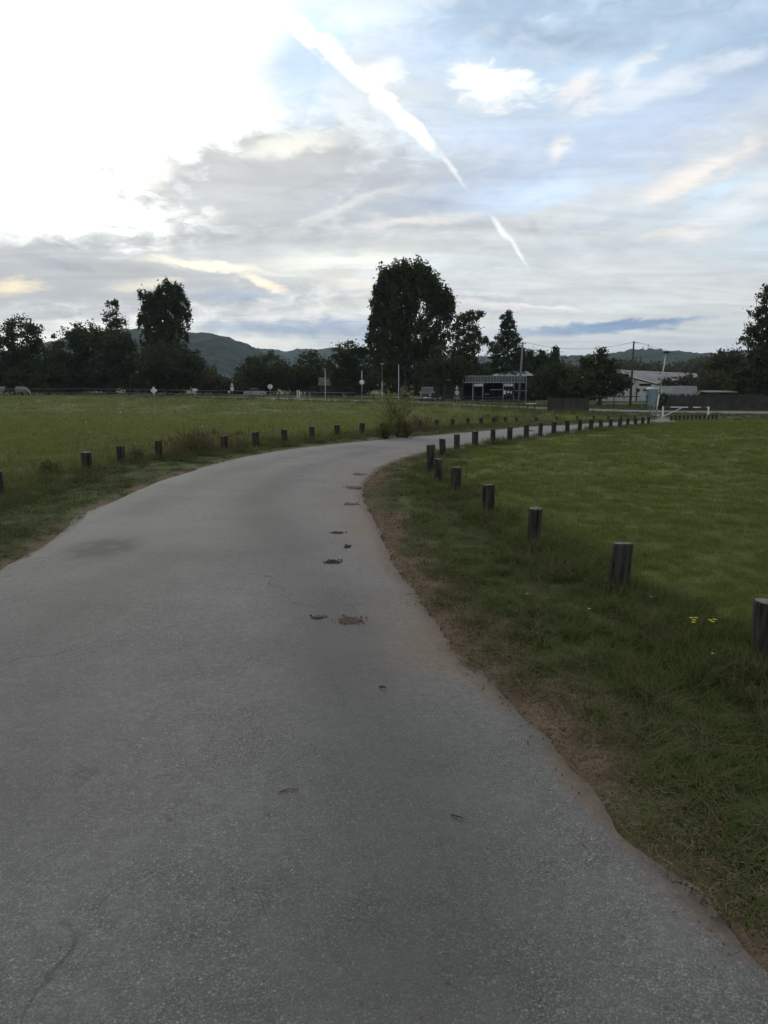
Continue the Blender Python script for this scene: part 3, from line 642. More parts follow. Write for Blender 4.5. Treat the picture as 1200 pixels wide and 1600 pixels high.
# low undergrowth closing the foot of the tree belt
cs = []
r = np.random.default_rng(50)
for i in range(2900):
    px = r.uniform(-260, 860); Y = 158 + r.uniform(-4, 6); hgt = 4.2 + 1.2 * math.sin(px * .045) + 1.0 * math.sin(px * .13 + 1)
    if 335 < px < 385: hgt *= .55
    x = at(px, 600, Y).x; cs.append((x, Y, Z(x, Y) + r.uniform(.2, 1) * hgt))
for i in range(900):
    px = r.uniform(820, 1500); Y = 128 + r.uniform(-3, 4); hgt = 3.0 + 1.2 * math.sin(px * .06)
    x = at(px, 600, Y).x
    if 960 < px < 1100: continue
    cs.append((x, Y, Z(x, Y) + r.uniform(.1, 1) * hgt))
V, Q = clumps_to_cards(np.array(cs), np.full(len(cs), 1.2), 26, .32, seed=51)
tag(grid_mesh('undergrowth', V, Q, M_LEAF, None, False), kind='stuff')
# wooded rise behind the hall roof
cs = []
for i in range(2600):
    px = r.uniform(820, 1420); Y = r.uniform(270, 330); top = 572 + 4 * math.sin(px * .05) + 3 * math.sin(px * .17) - (6 if px > 1080 else 0)
    p = at(px, top, Y); cs.append((p.x, Y, Z(p.x, Y) + r.uniform(.05, 1) * (p.z - Z(p.x, Y))))
V, Q = clumps_to_cards(np.array(cs), np.full(len(cs), 2.1), 22, .75, seed=52)
tag(grid_mesh('far_wood', V, Q, M_LEAF3, None, False), kind='stuff')

# ------------------------------------------------------------------ hills
M_HILL = material('wooded_hill', (.010, .022, .016), .95, .1, (.022, .034, .022), .012, .0, coords='Object')
def hill(name, Y0, prof, depth, amp, seed, step=9.0):
    """prof: (px,py) silhouette at distance Y0; the slope falls towards the viewer and gently behind"""
    P_ = [at(a, b, Y0) for a, b in prof]; xs = np.array([p.x for p in P_]); zs = np.array([p.z for p in P_])
    X = np.arange(xs[0], xs[-1], step); Yv = np.concatenate([np.arange(-depth, 60, step), np.arange(60, depth, step * 4)])
    A, B = np.meshgrid(X, Yv); top = np.interp(A, xs, zs); f = np.where(B < 0, 1 - ssn(0, depth, -B) * 1.0, 1 - ssn(0, depth, B) * .9)
    Zz = -1.5 + (top + 1.5) * f + 8 * fnoise(A, B, .012, seed) * (1 - f) * f * 2
    rr = np.random.default_rng(seed); lump = amp * np.abs(fnoise(A, B, .13, seed + 1)) + amp * .8 * rr.random(A.shape) + amp * .5 * fnoise(A, B, .05, seed + 2)
    Zz = Zz + lump * ssn(.02, .15, f) - amp
    ny_, nx_ = A.shape; idx = np.arange(nx_ * ny_).reshape(ny_, nx_); q = np.stack([idx[:-1, :-1], idx[:-1, 1:], idx[1:, 1:], idx[1:, :-1]], -1).reshape(-1, 4)
    o = grid_mesh(name, np.stack([A, Y0 + B, Zz], -1).reshape(-1, 3), q, M_HILL, None, True); tag(o, kind='structure'); return o
hill('wooded_hill', 1150, [(-700, 600), (-300, 560), (-60, 560), (60, 548), (130, 532), (200, 516), (260, 515), (310, 521), (350, 525), (385, 538), (410, 549), (440, 566), (480, 585), (540, 602)], 420, 2.0, 61, 4.0)
hill('far_hill', 2300, [(-700, 575), (200, 566), (340, 552), (410, 545), (450, 549), (490, 546), (560, 545), (640, 552), (800, 560), (1000, 566)], 500, 5, 62, 11.0)
hill('right_hill', 1500, [(640, 600), (760, 574), (840, 558), (880, 556), (920, 557), (960, 551), (990, 547), (1040, 548), (1075, 553), (1120, 554), (1180, 548), (1300, 540), (1600, 545), (2100, 600)], 450, 4, 63, 7.0)

# ------------------------------------------------------------------ haze
MB().box((0, 700, 85), (6000, 4400, 175)).build('haze', None)
hz = bpy.data.objects['haze']; tag(hz, kind='stuff')
m = bpy.data.materials.new('haze'); m.use_nodes = True; t = m.node_tree; t.nodes.clear()
pv = t.nodes.new('ShaderNodeVolumePrincipled'); pv.inputs['Color'].default_value = (.66, .82, 1, 1); pv.inputs['Density'].default_value = .00011
pv.inputs['Anisotropy'].default_value = .0
mo = t.nodes.new('ShaderNodeOutputMaterial'); t.links.new(pv.outputs[0], mo.inputs['Volume']); hz.data.materials.append(m)
# ------------------------------------------------------------------ bollards
ORD = ['first', 'second', 'third', 'fourth', 'fifth', 'sixth', 'seventh', 'eighth', 'ninth', 'tenth', 'eleventh', 'twelfth', 'thirteenth', 'fourteenth', 'fifteenth', 'sixteenth', 'seventeenth',
       'eighteenth', 'nineteenth', 'twentieth', 'twenty-first', 'twenty-second', 'twenty-third', 'twenty-fourth', 'twenty-fifth', 'twenty-sixth']
def bollard(p, h, rad, group, label, seed, n=22):
    r = random.Random(seed); t = empty('wooden_bollard', p, r.uniform(0, 6.28), label, 'bollard', group)
    lx, ly = r.uniform(-.020, .020), r.uniform(-.020, .020)
    def ring(z, k, jag=0):
        o = []
        for i in range(n):
            a = 2 * math.pi * i / n; rr = rad * k * (1 + .035 * math.sin(3 * a + seed) + (-.07 if i % 7 == seed % 7 else 0) + r.uniform(-.012, .012))
            o.append((rr * math.cos(a) + lx * z / h, rr * math.sin(a) + ly * z / h, z + jag * math.sin(a + seed)))
        return o
    zs = [(-.25, 1.0), (.05, 1.0), (h * .35, 1.0), (h * .7, .995), (h - .014, .985), (h, .93)]
    V = []; Fc = []
    for z, k in zs: V += ring(z, k, .006 if z > h * .9 else 0)
    for j in range(len(zs) - 1):
        for i in range(n): Fc.append((j * n + i, j * n + (i + 1) % n, (j + 1) * n + (i + 1) % n, (j + 1) * n + i))
    mesh_obj('shaft', V, Fc, M_WOOD, t)
    top = [Vector(v) + Vector((0, 0, -.001)) for v in V[-n:]]; cz = sum((v for v in top), Vector()) / n
    V2 = [tuple(v) for v in top] + [tuple(cz + (v - cz) * .55 + Vector((0, 0, .004))) for v in top] + [tuple(cz + Vector((0, 0, -.004)))]
    F2 = [(i, (i + 1) % n, n + (i + 1) % n, n + i) for i in range(n)] + [(n + i, n + (i + 1) % n, 2 * n) for i in range(n)]
    mesh_obj('end_grain', V2, F2, M_ENDGRAIN, t); return t
NEAR = {0: 'dark wooden bollard cut off by the right edge of the photo, nearest to the camera', 1: 'thick wooden bollard with a pale chipped top rim, before the one at the right edge',
        2: 'dark wooden bollard in tall grass, second from the chipped one towards the bend', 3: 'wooden bollard with a pale weathered top between the lawn and the bend',
        4: 'short wooden bollard sunk in tall grass where the row nears the bend', 5: 'wooden bollard half hiding the banded bollard at the bend', 6: 'tall wooden bollard with a pale band near its top at the inside of the bend'}
NEAR[2] = 'dark wooden bollard standing in tall grass just beyond the chipped-topped one'
for i, (p, (px, pb, ptp)) in enumerate(zip(rbp, RB)):
    h = (pb - ptp) / F * p.y / math.cos(PITCH) * 1.0; h = min(max(h, .38), .52)
    lab = NEAR.get(i) or f'{ORD[i - 7]} wooden bollard beyond the banded one, along the lawn edge of the lane'
    t = bollard(p, h, .071 + .007 * math.sin(i * 2.3), 'wooden bollards along the lawn side of the lane', lab, 100 + i)
    if i == 6:
        mb = MB(); zb = h * .74; mb.tube([(0, 0, zb - .012), (0, 0, zb + .012)], .081, 20); mb.build('pale_band', M_ENDGRAIN, t)
LABN = {0: 'wooden bollard cut off by the left edge of the photo', 1: 'low wooden bollard almost buried in dry grass on the left verge', 2: 'thick wooden bollard with a notched waist on the left verge', 3: 'wooden bollard beside the rusty brown grass clump, on its left', 4: 'low wooden bollard sunk in weeds just right of the rusty brown grass clump'}
for i, (p, (px, pb, ptp)) in enumerate(zip(lbp, LB)):
    h = min(max((pb - ptp) / F * p.y, .34), .46)
    lab = LABN.get(i) or (f'{ORD[i - 5]} wooden bollard right of the rusty grass clump, on the meadow side' if i < 10 else
                          ('wooden bollard hidden in the weeds at the foot of the yellowish sapling' if i == 10 else f'{ORD[i - 11]} wooden bollard beyond the sapling, on the meadow side'))
    bollard(p, h, .080 + .006 * math.sin(i * 1.7), 'wooden bollards along the meadow side of the lane', lab, 200 + i, 22 if i < 12 else 12)
for i, p in enumerate(gbp):
    bollard(p, .42, .085, 'wooden bollards in front of the barrier', f'{ORD[i]} wooden bollard from the left in the close row below the white barrier', 300 + i, 12)

# ------------------------------------------------------------------ barrier gate
gl = gp(1034, 654); gl = Vector((gl.x, gl.y + 3, Z(gl.x, gl.y + 3))); gr = XG(1110, gl.y - 1.0)
A = at(1035, 653, gl.y); A.z = Z(A.x, A.y); B_ = gr; D = B_ - A; Lg = math.hypot(D.x, D.y); hG = (655 - 638.5) / F * A.y
t = empty('barrier_gate', A, math.atan2(D.y, D.x), 'white and dark banded swing barrier with a diagonal brace across the lane end', 'barrier')
MB().box((0, 0, hG / 2 - .05), (.13, .13, hG + .1)).build('post', M_WHITE, t); MB().box((Lg, 0, hG / 2 - .05), (.13, .13, hG + .1)).build('post', M_WHITE, t)
segs = [(0.07, .16, 'w'), (.16, .54, 'w'), (.54, .655, 'd'), (.655, .82, 'w'), (.82, .93, 'd'), (.93, .985, 'w')]
segs = [(.02, .17, 'd'), (.17, .55, 'w'), (.55, .66, 'd'), (.66, .83, 'w'), (.83, .95, 'd'), (.95, .98, 'w')]
for a, b_, k in segs: MB().box(((a + b_) / 2 * Lg, -.0, hG * .93), ((b_ - a) * Lg - .004, .08, .085)).build('bar_segment', M_WHITE if k == 'w' else M_RED, t)
MB().tube([(.07, -.06, .06), (.42 * Lg, -.06, hG * .88)], .034, 8).build('brace', M_WHITE, t)
# ------------------------------------------------------------------ poles, lamps
def pole_thing(name, label, cat, px, Y, ptop, r0, r1, mat, lean=0.0, group=None, px_top=None):
    b = XG(px, Y); tp = at(px_top if px_top else px, ptop, Y); t = empty(name, b, 0, label, cat, group)
    MB().tube([(0, 0, -.2), (0, 0, .0), (tp.x - b.x, 0, tp.z - b.z)], [r0, r0, r1], 10).build('pole', mat, t, True); return t, Vector((tp.x - b.x, 0, tp.z - b.z))
# lamp leaning beside the barrier
b = gp(1024, 653); Yl = b.y + 2; b = XG(1024, Yl, 650); tp = at(1041, 552, Yl); t = empty('street_lamp', b, 0, 'leaning pale street lamp with a flat head beside the barrier', 'street lamp')
d = Vector((tp.x - b.x, 0, tp.z - b.z))
MB().tube([(0, 0, -.2), d * .36], [.065, .06], 10).build('sleeve', M_METAL, t, True)
MB().tube([d * .33, d], [.055, .045], 10).build('pole', M_METAL, t, True)
mb = MB(); mb.tube([d + Vector((0, 0, .0)), d + Vector((.0, 0, .06)), d + Vector((0, 0, .16)), d + Vector((0, 0, .22))], [.10, .30, .34, .12], 14); mb.build('lamp_head', M_DARKMETAL, t, True)
# small post and dark post beside it
t, _ = pole_thing('marker_post', 'short pale marker post at the foot of the leaning street lamp', 'post', 1022.5, Yl - 1.5, 630, .045, .045, M_CONC)
t, _ = pole_thing('dark_post', 'thin dark post left of the leaning street lamp', 'post', 1018, Yl - 2.2, 621, .045, .04, M_DARKMETAL)
# utility poles and wires
b1 = XG(811, 103); t1 = empty('utility_pole', b1, 0, 'tall concrete utility pole in front of the long low building', 'utility pole'); tp1 = at(817, 534, 103); d1 = Vector((tp1.x - b1.x, 0, tp1.z - b1.z))
MB().tube([(0, 0, -.3), d1], [.19, .11], 10).build('pole', M_CONC, t1, True); MB().box((d1.x, 0, d1.z - .25), (.9, .09, .09)).build('crossarm', M_DARKMETAL, t1)
for k in (-.35, .35): MB().tube([(d1.x + k, 0, d1.z - .2), (d1.x + k, 0, d1.z + .02)], [.04, .06], 8).build('insulator', M_WHITE, t1)
b2 = XG(986.5, 96); t2 = empty('utility_pole', b2, 0, 'dark wooden utility pole before the pale hall roof, with wires to both sides', 'utility pole'); tp2 = at(990.5, 533, 96); d2 = Vector((tp2.x - b2.x, 0, tp2.z - b2.z))
MB().tube([(0, 0, -.3), d2], [.16, .10], 10).build('pole', M_BARK, t2, True); MB().box((d2.x + .25, 0, d2.z - .2), (.7, .08, .08)).build('bracket', M_DARKMETAL, t2)
def wire(a, b_, sag, label):
    pts = [a.lerp(b_, k / 16) + Vector((0, 0, -sag * 4 * (k / 16) * (1 - k / 16))) for k in range(17)]
    o = MB().tube(pts, .018, 5).build('overhead_wire', M_DARKMETAL, None, True); tag(o, label, 'wire', 'overhead wires'); return o
wire(b2 + d2 + Vector((0, 0, -.1)), b1 + d1 + Vector((.3, 0, -.05)), .9, 'overhead wire sagging left from the wooden pole towards the concrete pole')
wire(b2 + d2 + Vector((.5, 0, -.15)), at(1230, 585, 118), .5, 'overhead wire running down right from the wooden pole')
for px, lab, pt in ((1005, 'left one of two faint lattice pylons on the wooded ridge', 541), (1012.5, 'right one of two faint lattice pylons on the wooded ridge', 537)):
    Yp = 1500; b = at(px, 550, Yp); tp = at(px, pt, Yp); hh = tp.z - b.z + 6; t = empty('lattice_pylon', b - Vector((0, 0, 6)), 0, lab, 'pylon', 'far pylons')
    mb = MB()
    for sx_, sy_ in ((1, 1), (1, -1), (-1, 1), (-1, -1)): mb.tube([(sx_ * 1.5, sy_ * 1.5, 0), (sx_ * .4, sy_ * .4, hh)], .16, 4)
    for k in range(6): z0 = hh * k / 6; z1 = hh * (k + 1) / 6; w0 = 1.5 - 1.1 * k / 6; w1 = 1.5 - 1.1 * (k + 1) / 6; mb.tube([(-w0, -w0, z0), (w1, -w1, z1)], .12, 4); mb.tube([(w0, w0, z0), (-w1, w1, z1)], .12, 4)
    mb.build('tower', M_METAL, t)
    for f_ in (.78, .92): MB().tube([(-2.4, 0, hh * f_), (2.4, 0, hh * f_)], .14, 4).build('crossarm', M_METAL, t)
t, d = pole_thing('street_lamp', 'slim street lamp with a small flat head, left of the giant poplar', 'street lamp', 597, 99, 569, .07, .045, M_METAL)
MB().box((d.x, 0, d.z + .04), (.5, .3, .10)).build('lamp_head', M_METAL, t); MB().tube([d * .55, d * .99], .065, 8).build('sleeve', M_DARKMETAL, t)
t, d = pole_thing('metal_pole', 'thin pale pole in front of the wooden shed', 'pole', 508, 104, 576, .045, .04, M_METAL)
MB().tube([d * .99, d * 1.01], [.055, .02], 8).build('cap', M_METAL, t)
t, d = pole_thing('metal_pole', 'thin pole standing before the pale forked trunk of the giant poplar', 'pole', 623, 112, 570, .07, .05, M_METAL)
MB().tube([d * .99, d * 1.01], [.08, .03], 8).build('cap', M_METAL, t)
# ------------------------------------------------------------------ road signs
def sign_post(px, Y, ptop, label, r_=.035, group=None, mat=None):
    b = XG(px, Y); z = at(px, ptop, Y).z - b.z; t = empty('road_sign', b, 0, label, 'road sign', group)
    MB().tube([(0, 0, -.2), (0, 0, z)], r_, 8).build('post', mat or M_METAL, t, True); return t, z
def disc(rad, zc, y, mat, name, t, n=24, th=.02):
    mb = MB(); poly = [(rad * math.cos(2 * math.pi * k / n), zc + rad * math.sin(2 * math.pi * k / n)) for k in range(n)]; mb.prism(poly, y - th, y); return mb.build(name, mat, t)
def tri(w, zc, y, mat, name, t, th=.02):
    h = w * .866; return MB().prism([(-w / 2, zc - h / 3), (w / 2, zc - h / 3), (0, zc + 2 * h / 3)], y - th, y).build(name, mat, t)
t, z = sign_post(565.5, 96, 579, 'tall thin sign pole with a pale round sign halfway up, right of the shed')
disc(.33, z - 1.45, -.05, M_METAL, 'round_plate', t); disc(.25, z - 1.45, -.072, M_WHITE, 'sign_face', t)
MB().box((0, -.04, z - .55), (.14, .03, .9)).build('narrow_plate', M_METAL, t)
t, z = sign_post(422, 138, 600.5, 'white round sign with a black diagonal stripe, right of the silver car')
disc(.45, z - .42, -.05, M_WHITE, 'sign_face', t); MB().box((0, -.082, z - .42), (.10, .012, .72)).build('diagonal_stripe', M_DARKMETAL, t)
bpy.data.objects[t.children[-1].name].rotation_euler = (0, 0, 0)
sg = t.children[-1]; me = sg.data; me.transform(Matrix.Translation((0, 0, z - .42)) @ Matrix.Rotation(R(40), 4, 'Y') @ Matrix.Translation((0, 0, -(z - .42))))
t, z = sign_post(362.5, 132, 596.5, 'triangular warning sign above a rectangular plate, left of the silver car')
tri(.78, z - .55, -.05, M_RED, 'triangle_border', t); tri(.56, z - .55, -.073, M_WHITE, 'triangle_face', t); MB().box((0, -.10, z - .55), (.09, .012, .25)).build('symbol', M_DARKMETAL, t)
MB().box((0, -.06, z - 1.22), (.55, .02, .62)).build('lower_plate', M_WHITE, t); MB().box((0, -.08, z - 1.22), (.08, .012, .40)).build('symbol', M_DARKMETAL, t)
t, z = sign_post(714, 100, 602, 'triangular sign stacked on a round sign, before the airy tree')
tri(.5, z - .35, -.05, M_METAL, 'triangle_face', t); disc(.28, z - .95, -.05, M_METAL, 'round_plate', t)
t, z = sign_post(1005, 86, 610, 'grey triangular sign on a low post in front of the white-walled hall')
tri(.62, z - .42, -.05, M_METAL, 'triangle_face', t); MB().box((0, -.06, z - .85), (.62, .02, .36)).build('lower_plate', M_METAL, t)
def dir_sign(px, Y, ptop, label, cross):
    b = XG(px, Y); z = at(px, ptop, Y).z - b.z; t = empty('direction_sign', b, 0, label, 'sign'); MB().tube([(0, 0, -.2), (0, 0, z)], .06, 8).build('post', M_METAL, t)
    if cross:
        MB().box((0, -.07, z - .55), (1.05, .03, .42)).build('board', M_WHITE, t); MB().box((0, -.10, z - .5), (.42, .03, 1.05)).build('upright_board', M_WHITE, t)
    else: MB().prism([(-.45, z - .5), (.3, z - .5), (.48, z - .3), (.3, z - .1), (-.45, z - .1)], -.10, -.07).build('arrow_board', M_WHITE, t)
    return t
dir_sign(240, 127, 605, 'white cross-shaped sign on the meadow fence, below the tall left tree', True)
dir_sign(304.5, 130, 606.5, 'white arrow-shaped sign on a low post right of the cross-shaped sign', False)
b = XG(357.5, 124); t = empty('marker_post', b, 0, 'short round-headed marker post below the triangular warning sign', 'post'); MB().tube([(0, 0, -.2), (0, 0, .75)], .07, 8).build('post', M_CONC, t)
MB().tube([(0, 0, .72), (0, 0, .80), (0, 0, .98), (0, 0, 1.06)], [.10, .2, .2, .08], 10).build('head', M_METAL, t, True)
for px, l in ((464.2, 'left'), (467.6, 'right')):
    b = XG(px, 126); t = empty('marker_post', b, 0, f'{l} one of a close pair of short white posts left of the shed', 'post', 'pair of white posts'); MB().box((0, 0, .62), (.16, .12, 1.4)).build('post', M_WHITE, t)
    MB().box((0, 0, 1.335), (.18, .14, .03)).build('cap', M_METAL, t)
# ------------------------------------------------------------------ meadow fence: posts with two white tapes
def tape_fence(pts, hts, label, name='tape_fence', postm=None, every=1.0, rail=.03, mats=None, ph=1.25, cat='fence'):
    P0 = Vector((pts[0][0], pts[0][1], Z(*pts[0]))); t = empty(name, P0, 0, label, cat); pp = resample(pts, every)
    G_ = [Vector((x, y, Z(x, y))) - P0 for x, y in pp]; pd = None
    for k, g in enumerate(G_):
        if pd is None:
            o = MB().tube([(0, 0, -.1), (0, 0, ph)], .05, 6).build('post', postm or M_WOOD, t); pd = o.data
        else: o = bpy.data.objects.new('post', pd); COL.objects.link(o); o.parent = t
        o.location = g; o.rotation_euler = (random.uniform(-.04, .04), random.uniform(-.04, .04), 0)
    for j, hgt in enumerate(hts):
        mb = MB()
        for a, b_ in zip(G_[:-1], G_[1:]):
            m_ = (a + b_) / 2 + Vector((0, 0, hgt - random.uniform(.02, .07))); a1 = a + Vector((0, -.06, hgt)); b1_ = b_ + Vector((0, -.06, hgt)); m_.y -= .06
            mb.tube([a1, m_, b1_], rail, 4)
        mb.build('rail', (mats or [M_TAPE] * 9)[j], t)
    return t
def pt(px, Y): p = at(px, 612, Y); return (p.x, Y)
tape_fence([pt(-140, 128), pt(60, 130), pt(135, 134), pt(236, 127), pt(300, 128), pt(350, 127), pt(480, 121), pt(555, 112)], (.55, 1.12), 'long fence of thin posts and white tapes along the far side of the meadow', every=4.2, rail=.024)
tape_fence([pt(55, 146), pt(330, 147)], (1.2,), 'second taped paddock fence under the dark trees on the left', every=5.0, rail=.02)
tape_fence([pt(560, 108), pt(660, 101), pt(712, 98), pt(818, 92)], (.5, .95), 'grey wooden rail fence in the weeds before the long low building', name='rail_fence', every=2.6, rail=.05, mats=[M_WOOD, M_WOOD], ph=1.15)
tape_fence([pt(918, 84), pt(960, 86), pt(1012, 88)], (.75, 1.35), 'weathered rail fence rising behind the board fence towards the hall', name='rail_fence', every=2.4, rail=.05, mats=[M_WOOD, M_WOOD], ph=1.5)
# ------------------------------------------------------------------ fences of boards / brushwood near the barrier
def board_fence(pts, h, label, bw, mat, name, jit=.02, gap=.012, postm=None, pe=2.4, top_rail=True):
    P0 = Vector((pts[0][0], pts[0][1], Z(*pts[0]))); t = empty(name, P0, 0, label, 'fence'); r = random.Random(3)
    for k, (x, y) in enumerate(resample(pts, pe)):
        MB().box((0, .06, h / 2), (.11, .11, h + .25)).build('post', postm or M_WOODD, t).location = Vector((x, y, Z(x, y))) - P0
    mb = MB(); pp = resample(pts, bw + gap)
    for (x, y), (x2, y2) in zip(pp[:-1], pp[1:]):
        a = math.atan2(y2 - y, x2 - x); hh = h + r.uniform(-jit, jit) * 2; mb.box(Vector(((x + x2) / 2, (y + y2) / 2 - .02 + r.uniform(-.006, .006), Z(x, y) + hh / 2 + .02)) - P0, (bw, .02, hh), a)
    o = mb.build('boards', mat, t); tag(o, kind='stuff')
    if top_rail:
        mb = MB(); q_ = resample(pts, pe)
        for (x, y), (x2, y2) in zip(q_[:-1], q_[1:]): mb.tube([Vector((x, y, Z(x, y) + h * .8)) - P0 + Vector((0, .02, 0)), Vector((x2, y2, Z(x2, y2) + h * .8)) - P0 + Vector((0, .02, 0))], .03, 4)
        mb.build('rail', M_WOODD, t)
    return t
board_fence([pt(857, 75), pt(921, 77)], 1.28, 'dark close-boarded fence panel between the concrete pole and the road', .11, M_WOODD, 'board_fence')
M_BRUSH = material('brushwood', (.060, .052, .046), .95, .1, (.038, .034, .031), 1.2, .3, 12)
board_fence([pt(1043, 80), pt(1110, 80), pt(1215, 79), pt(1330, 78)], 1.62, 'long dark brushwood fence behind the barrier, running out at the right edge', .05, M_BRUSH, 'brushwood_fence', .10, .006, M_WOOD, 3.2)
# water trough / pale slab by the road
b = XG(831, 80); t = empty('bench', b, 0, 'low bench with a pale plank seat, beside the dark board fence', 'bench')
MB().box((0, 0, .62), (1.0, .40, .07)).build('seat', M_WHITE, t)
for k in (-.38, .38): MB().box((k, 0, .29), (.10, .34, .60)).build('leg', M_WOODD, t)
MB().box((0, .2, .93), (1.0, .04, .18)).build('backrest', M_WOOD, t)
for k in (-.38, .38): MB().box((k, .235, .78), (.06, .03, .46)).build('back_support', M_WOODD, t)
# ------------------------------------------------------------------ long low building with slatted parapet
Yb = 116; x0 = at(723, 600, Yb).x; x1 = at(822, 600, Yb).x; zb = Z(x0, Yb); zp1 = at(770, 587.5, Yb).z - zb; zp0 = at(770, 598, Yb).z - zb; W_ = x1 - x0
t = empty('clubhouse', ((x0 + x1) / 2, Yb, zb), 0, 'long low dark building with a slatted parapet, signs and a pale hipped roof', 'building'); hw = W_ / 2
mb = MB(); mb.box((0, 5, zp0 / 2), (W_, .2, zp0)); mb.box((-hw + .1, 2.5, zp0 / 2), (.2, 4.8, zp0)); mb.box((hw - .1, 2.5, zp0 / 2), (.2, 4.8, zp0)); mb.build('wall', M_WOODD, t)
MB().box((0, 2.5, zp0 + .02), (W_ + .1, 5.3, .10)).build('canopy', M_WOODD, t)
MB().box((0, 3.2, .05), (W_ - .5, 3.2, .12)).build('floor_slab', M_CONC, t)
hp = zp1 - zp0; sl = None; nS = 21
for z_ in (zp0 + .04, zp1): MB().box((0, -.22, z_), (W_, .06, .08)).build('parapet_rail', M_METAL, t)
for k in range(nS + 1):
    if sl is None: o = MB().box((0, 0, hp / 2 + .02), (.05, .05, hp - .12)).build('parapet_slat', M_METAL, t); sl = o.data
    else: o = bpy.data.objects.new('parapet_slat', sl); COL.objects.link(o); o.parent = t
    o.location = (-hw + W_ * k / nS, -.22, zp0)
M_SCREEN = material('screen_sheet', (.11, .125, .125), .7, .3, (.07, .08, .08), 1.2)
MB().box((.2, -.12, zp0 + hp / 2 + .02), (W_ - .3, .02, hp - .1)).build('parapet_sheet', M_SCREEN, t)
for px in (739, 754.5, 786.5, 803, 822):
    x = at(px, 605, Yb).x - (x0 + x1) / 2; MB().box((x, -.05, zp0 / 2), (.09, .09, zp0)).build('post', M_METAL, t)
for a, b_, lab in ((741, 754, 'left'), (788, 801, 'right')):
    xa = at(a, 600, Yb).x; xb = at(b_, 600, Yb).x; za = at(a, 603.6, Yb).z - zb; zc_ = at(a, 599.6, Yb).z - zb
    s_ = MB().box(((xa + xb) / 2 - (x0 + x1) / 2, -.14, (za + zc_) / 2), (xb - xa, .05, zc_ - za)).build('sign_board', M_WHITE, t)
    mb = MB(); r = random.Random(a); x_ = xa - (x0 + x1) / 2 + .14
    while x_ < xb - (x0 + x1) / 2 - .2: w2 = r.uniform(.06, .12); mb.box((x_, -.17, (za + zc_) / 2), (w2, .008, .12)); x_ += w2 + .05
    o = mb.build('faded_lettering', M_DARKMETAL, s_); 
for px, py, w2, h2 in ((788.5, 613, .32, .55), (794, 612.5, .3, .32), (798.5, 613, .18, .35)):
    x = at(px, py, Yb).x - (x0 + x1) / 2; z_ = at(px, py, Yb).z - zb; MB().box((x, -.12, z_), (w2, .02, h2)).build('notice', M_WHITE, t)
MB().box((at(795, 613, Yb).x - (x0 + x1) / 2, -.07, zp0 * .47), (1.65, .05, zp0 * .40)).build('notice_board', M_WOODD, t)
for a, b_, py in ((766, 785, 609), (803, 824, 610.5), (758, 764, 616)):
    xa = at(a, py, Yb).x; xb = at(b_, py, Yb).x; MB().box(((xa + xb) / 2 - (x0 + x1) / 2, -.0, at(a, py, Yb).z - zb), (xb - xa, .1, .08)).build('counter_rail', M_METAL, t)
x = at(752, 611, Yb).x - (x0 + x1) / 2; z_ = at(752, 611, Yb).z - zb; 
# roof set back on its own hall
Yr = 126; rx0, rx1 = at(768, 590, Yr).x, at(834, 590, Yr).x; zr0 = at(800, 587, Yr).z; zr1 = at(800, 580, Yr + 4).z; zg = Z(rx0, Yr)
t = empty('pavilion', ((rx0 + rx1) / 2, Yr + 3, zg), 0, 'hall with a pale hipped sheet roof rising behind the slatted parapet', 'building'); hw = (rx1 - rx0) / 2
MB().box((0, 0, (zr0 - zg) / 2), (2 * hw - .8, 6.4, zr0 - zg)).build('wall', M_WOODD, t)
V = [(-hw, -3.6, zr0 - zg), (hw, -3.6, zr0 - zg), (hw, 3.6, zr0 - zg), (-hw, 3.6, zr0 - zg), (-hw + 2.2, 0, zr1 - zg), (hw - .6, 0, zr1 - zg)]
MB().add(V, [(0, 1, 5, 4), (2, 3, 4, 5), (1, 2, 5), (3, 0, 4), (0, 3, 2, 1)]).build('roof', M_ROOFL, t)
# small sheds' roofs
def shed(px0, px1, pe, pr, Y, label, wm, rm, dep=4.0, name='shed'):
    a, b_ = at(px0, 600, Y).x, at(px1, 600, Y).x; zg = Z((a + b_) / 2, Y); ze = at(px0, pe, Y).z - zg; zr = at(px0, pr, Y + dep / 2).z - zg; hw = (b_ - a) / 2
    t = empty(name, ((a + b_) / 2, Y + dep / 2, zg), 0, label, 'shed')
    MB().prism([(-dep / 2 + .15, 0), (dep / 2 - .15, 0), (dep / 2 - .15, ze), (0, zr - .1), (-dep / 2 + .15, ze)], -hw + .2, hw - .2, 'x').build('wall', wm, t)
    rf = MB()
    for s_ in (-1, 1): rf.add([(-hw, s_ * dep / 2, ze - .05), (hw, s_ * dep / 2, ze - .05), (hw, 0, zr), (-hw, 0, zr), (-hw, s_ * dep / 2, ze + .05), (hw, s_ * dep / 2, ze + .05), (hw, 0, zr + .10), (-hw, 0, zr + .10)], [(0, 1, 2, 3), (4, 7, 6, 5), (0, 4, 5, 1), (1, 5, 6, 2), (0, 3, 7, 4)])
    rf.build('roof', rm, t); return t, hw, ze, zr
t, hw, ze, zr = shed(497, 536, 602.5, 590.5, 136, 'dark wooden shed with a steep old roof and a lean-to on its left', M_WOODD, M_ROOFD)
MB().add([(-hw - 1.5, -2.3, ze - .45), (-hw + .05, -2.3, ze), (-hw + .05, 1.6, ze), (-hw - 1.5, 1.6, ze - .45), (-hw - 1.5, -2.3, ze - .37), (-hw + .05, -2.3, ze + .08), (-hw + .05, 1.6, ze + .08), (-hw - 1.5, 1.6, ze - .37)], [(0, 1, 2, 3), (4, 7, 6, 5), (0, 4, 5, 1), (2, 6, 7, 3), (0, 3, 7, 4)]).build('lean_to_roof', M_ROOFD, t)
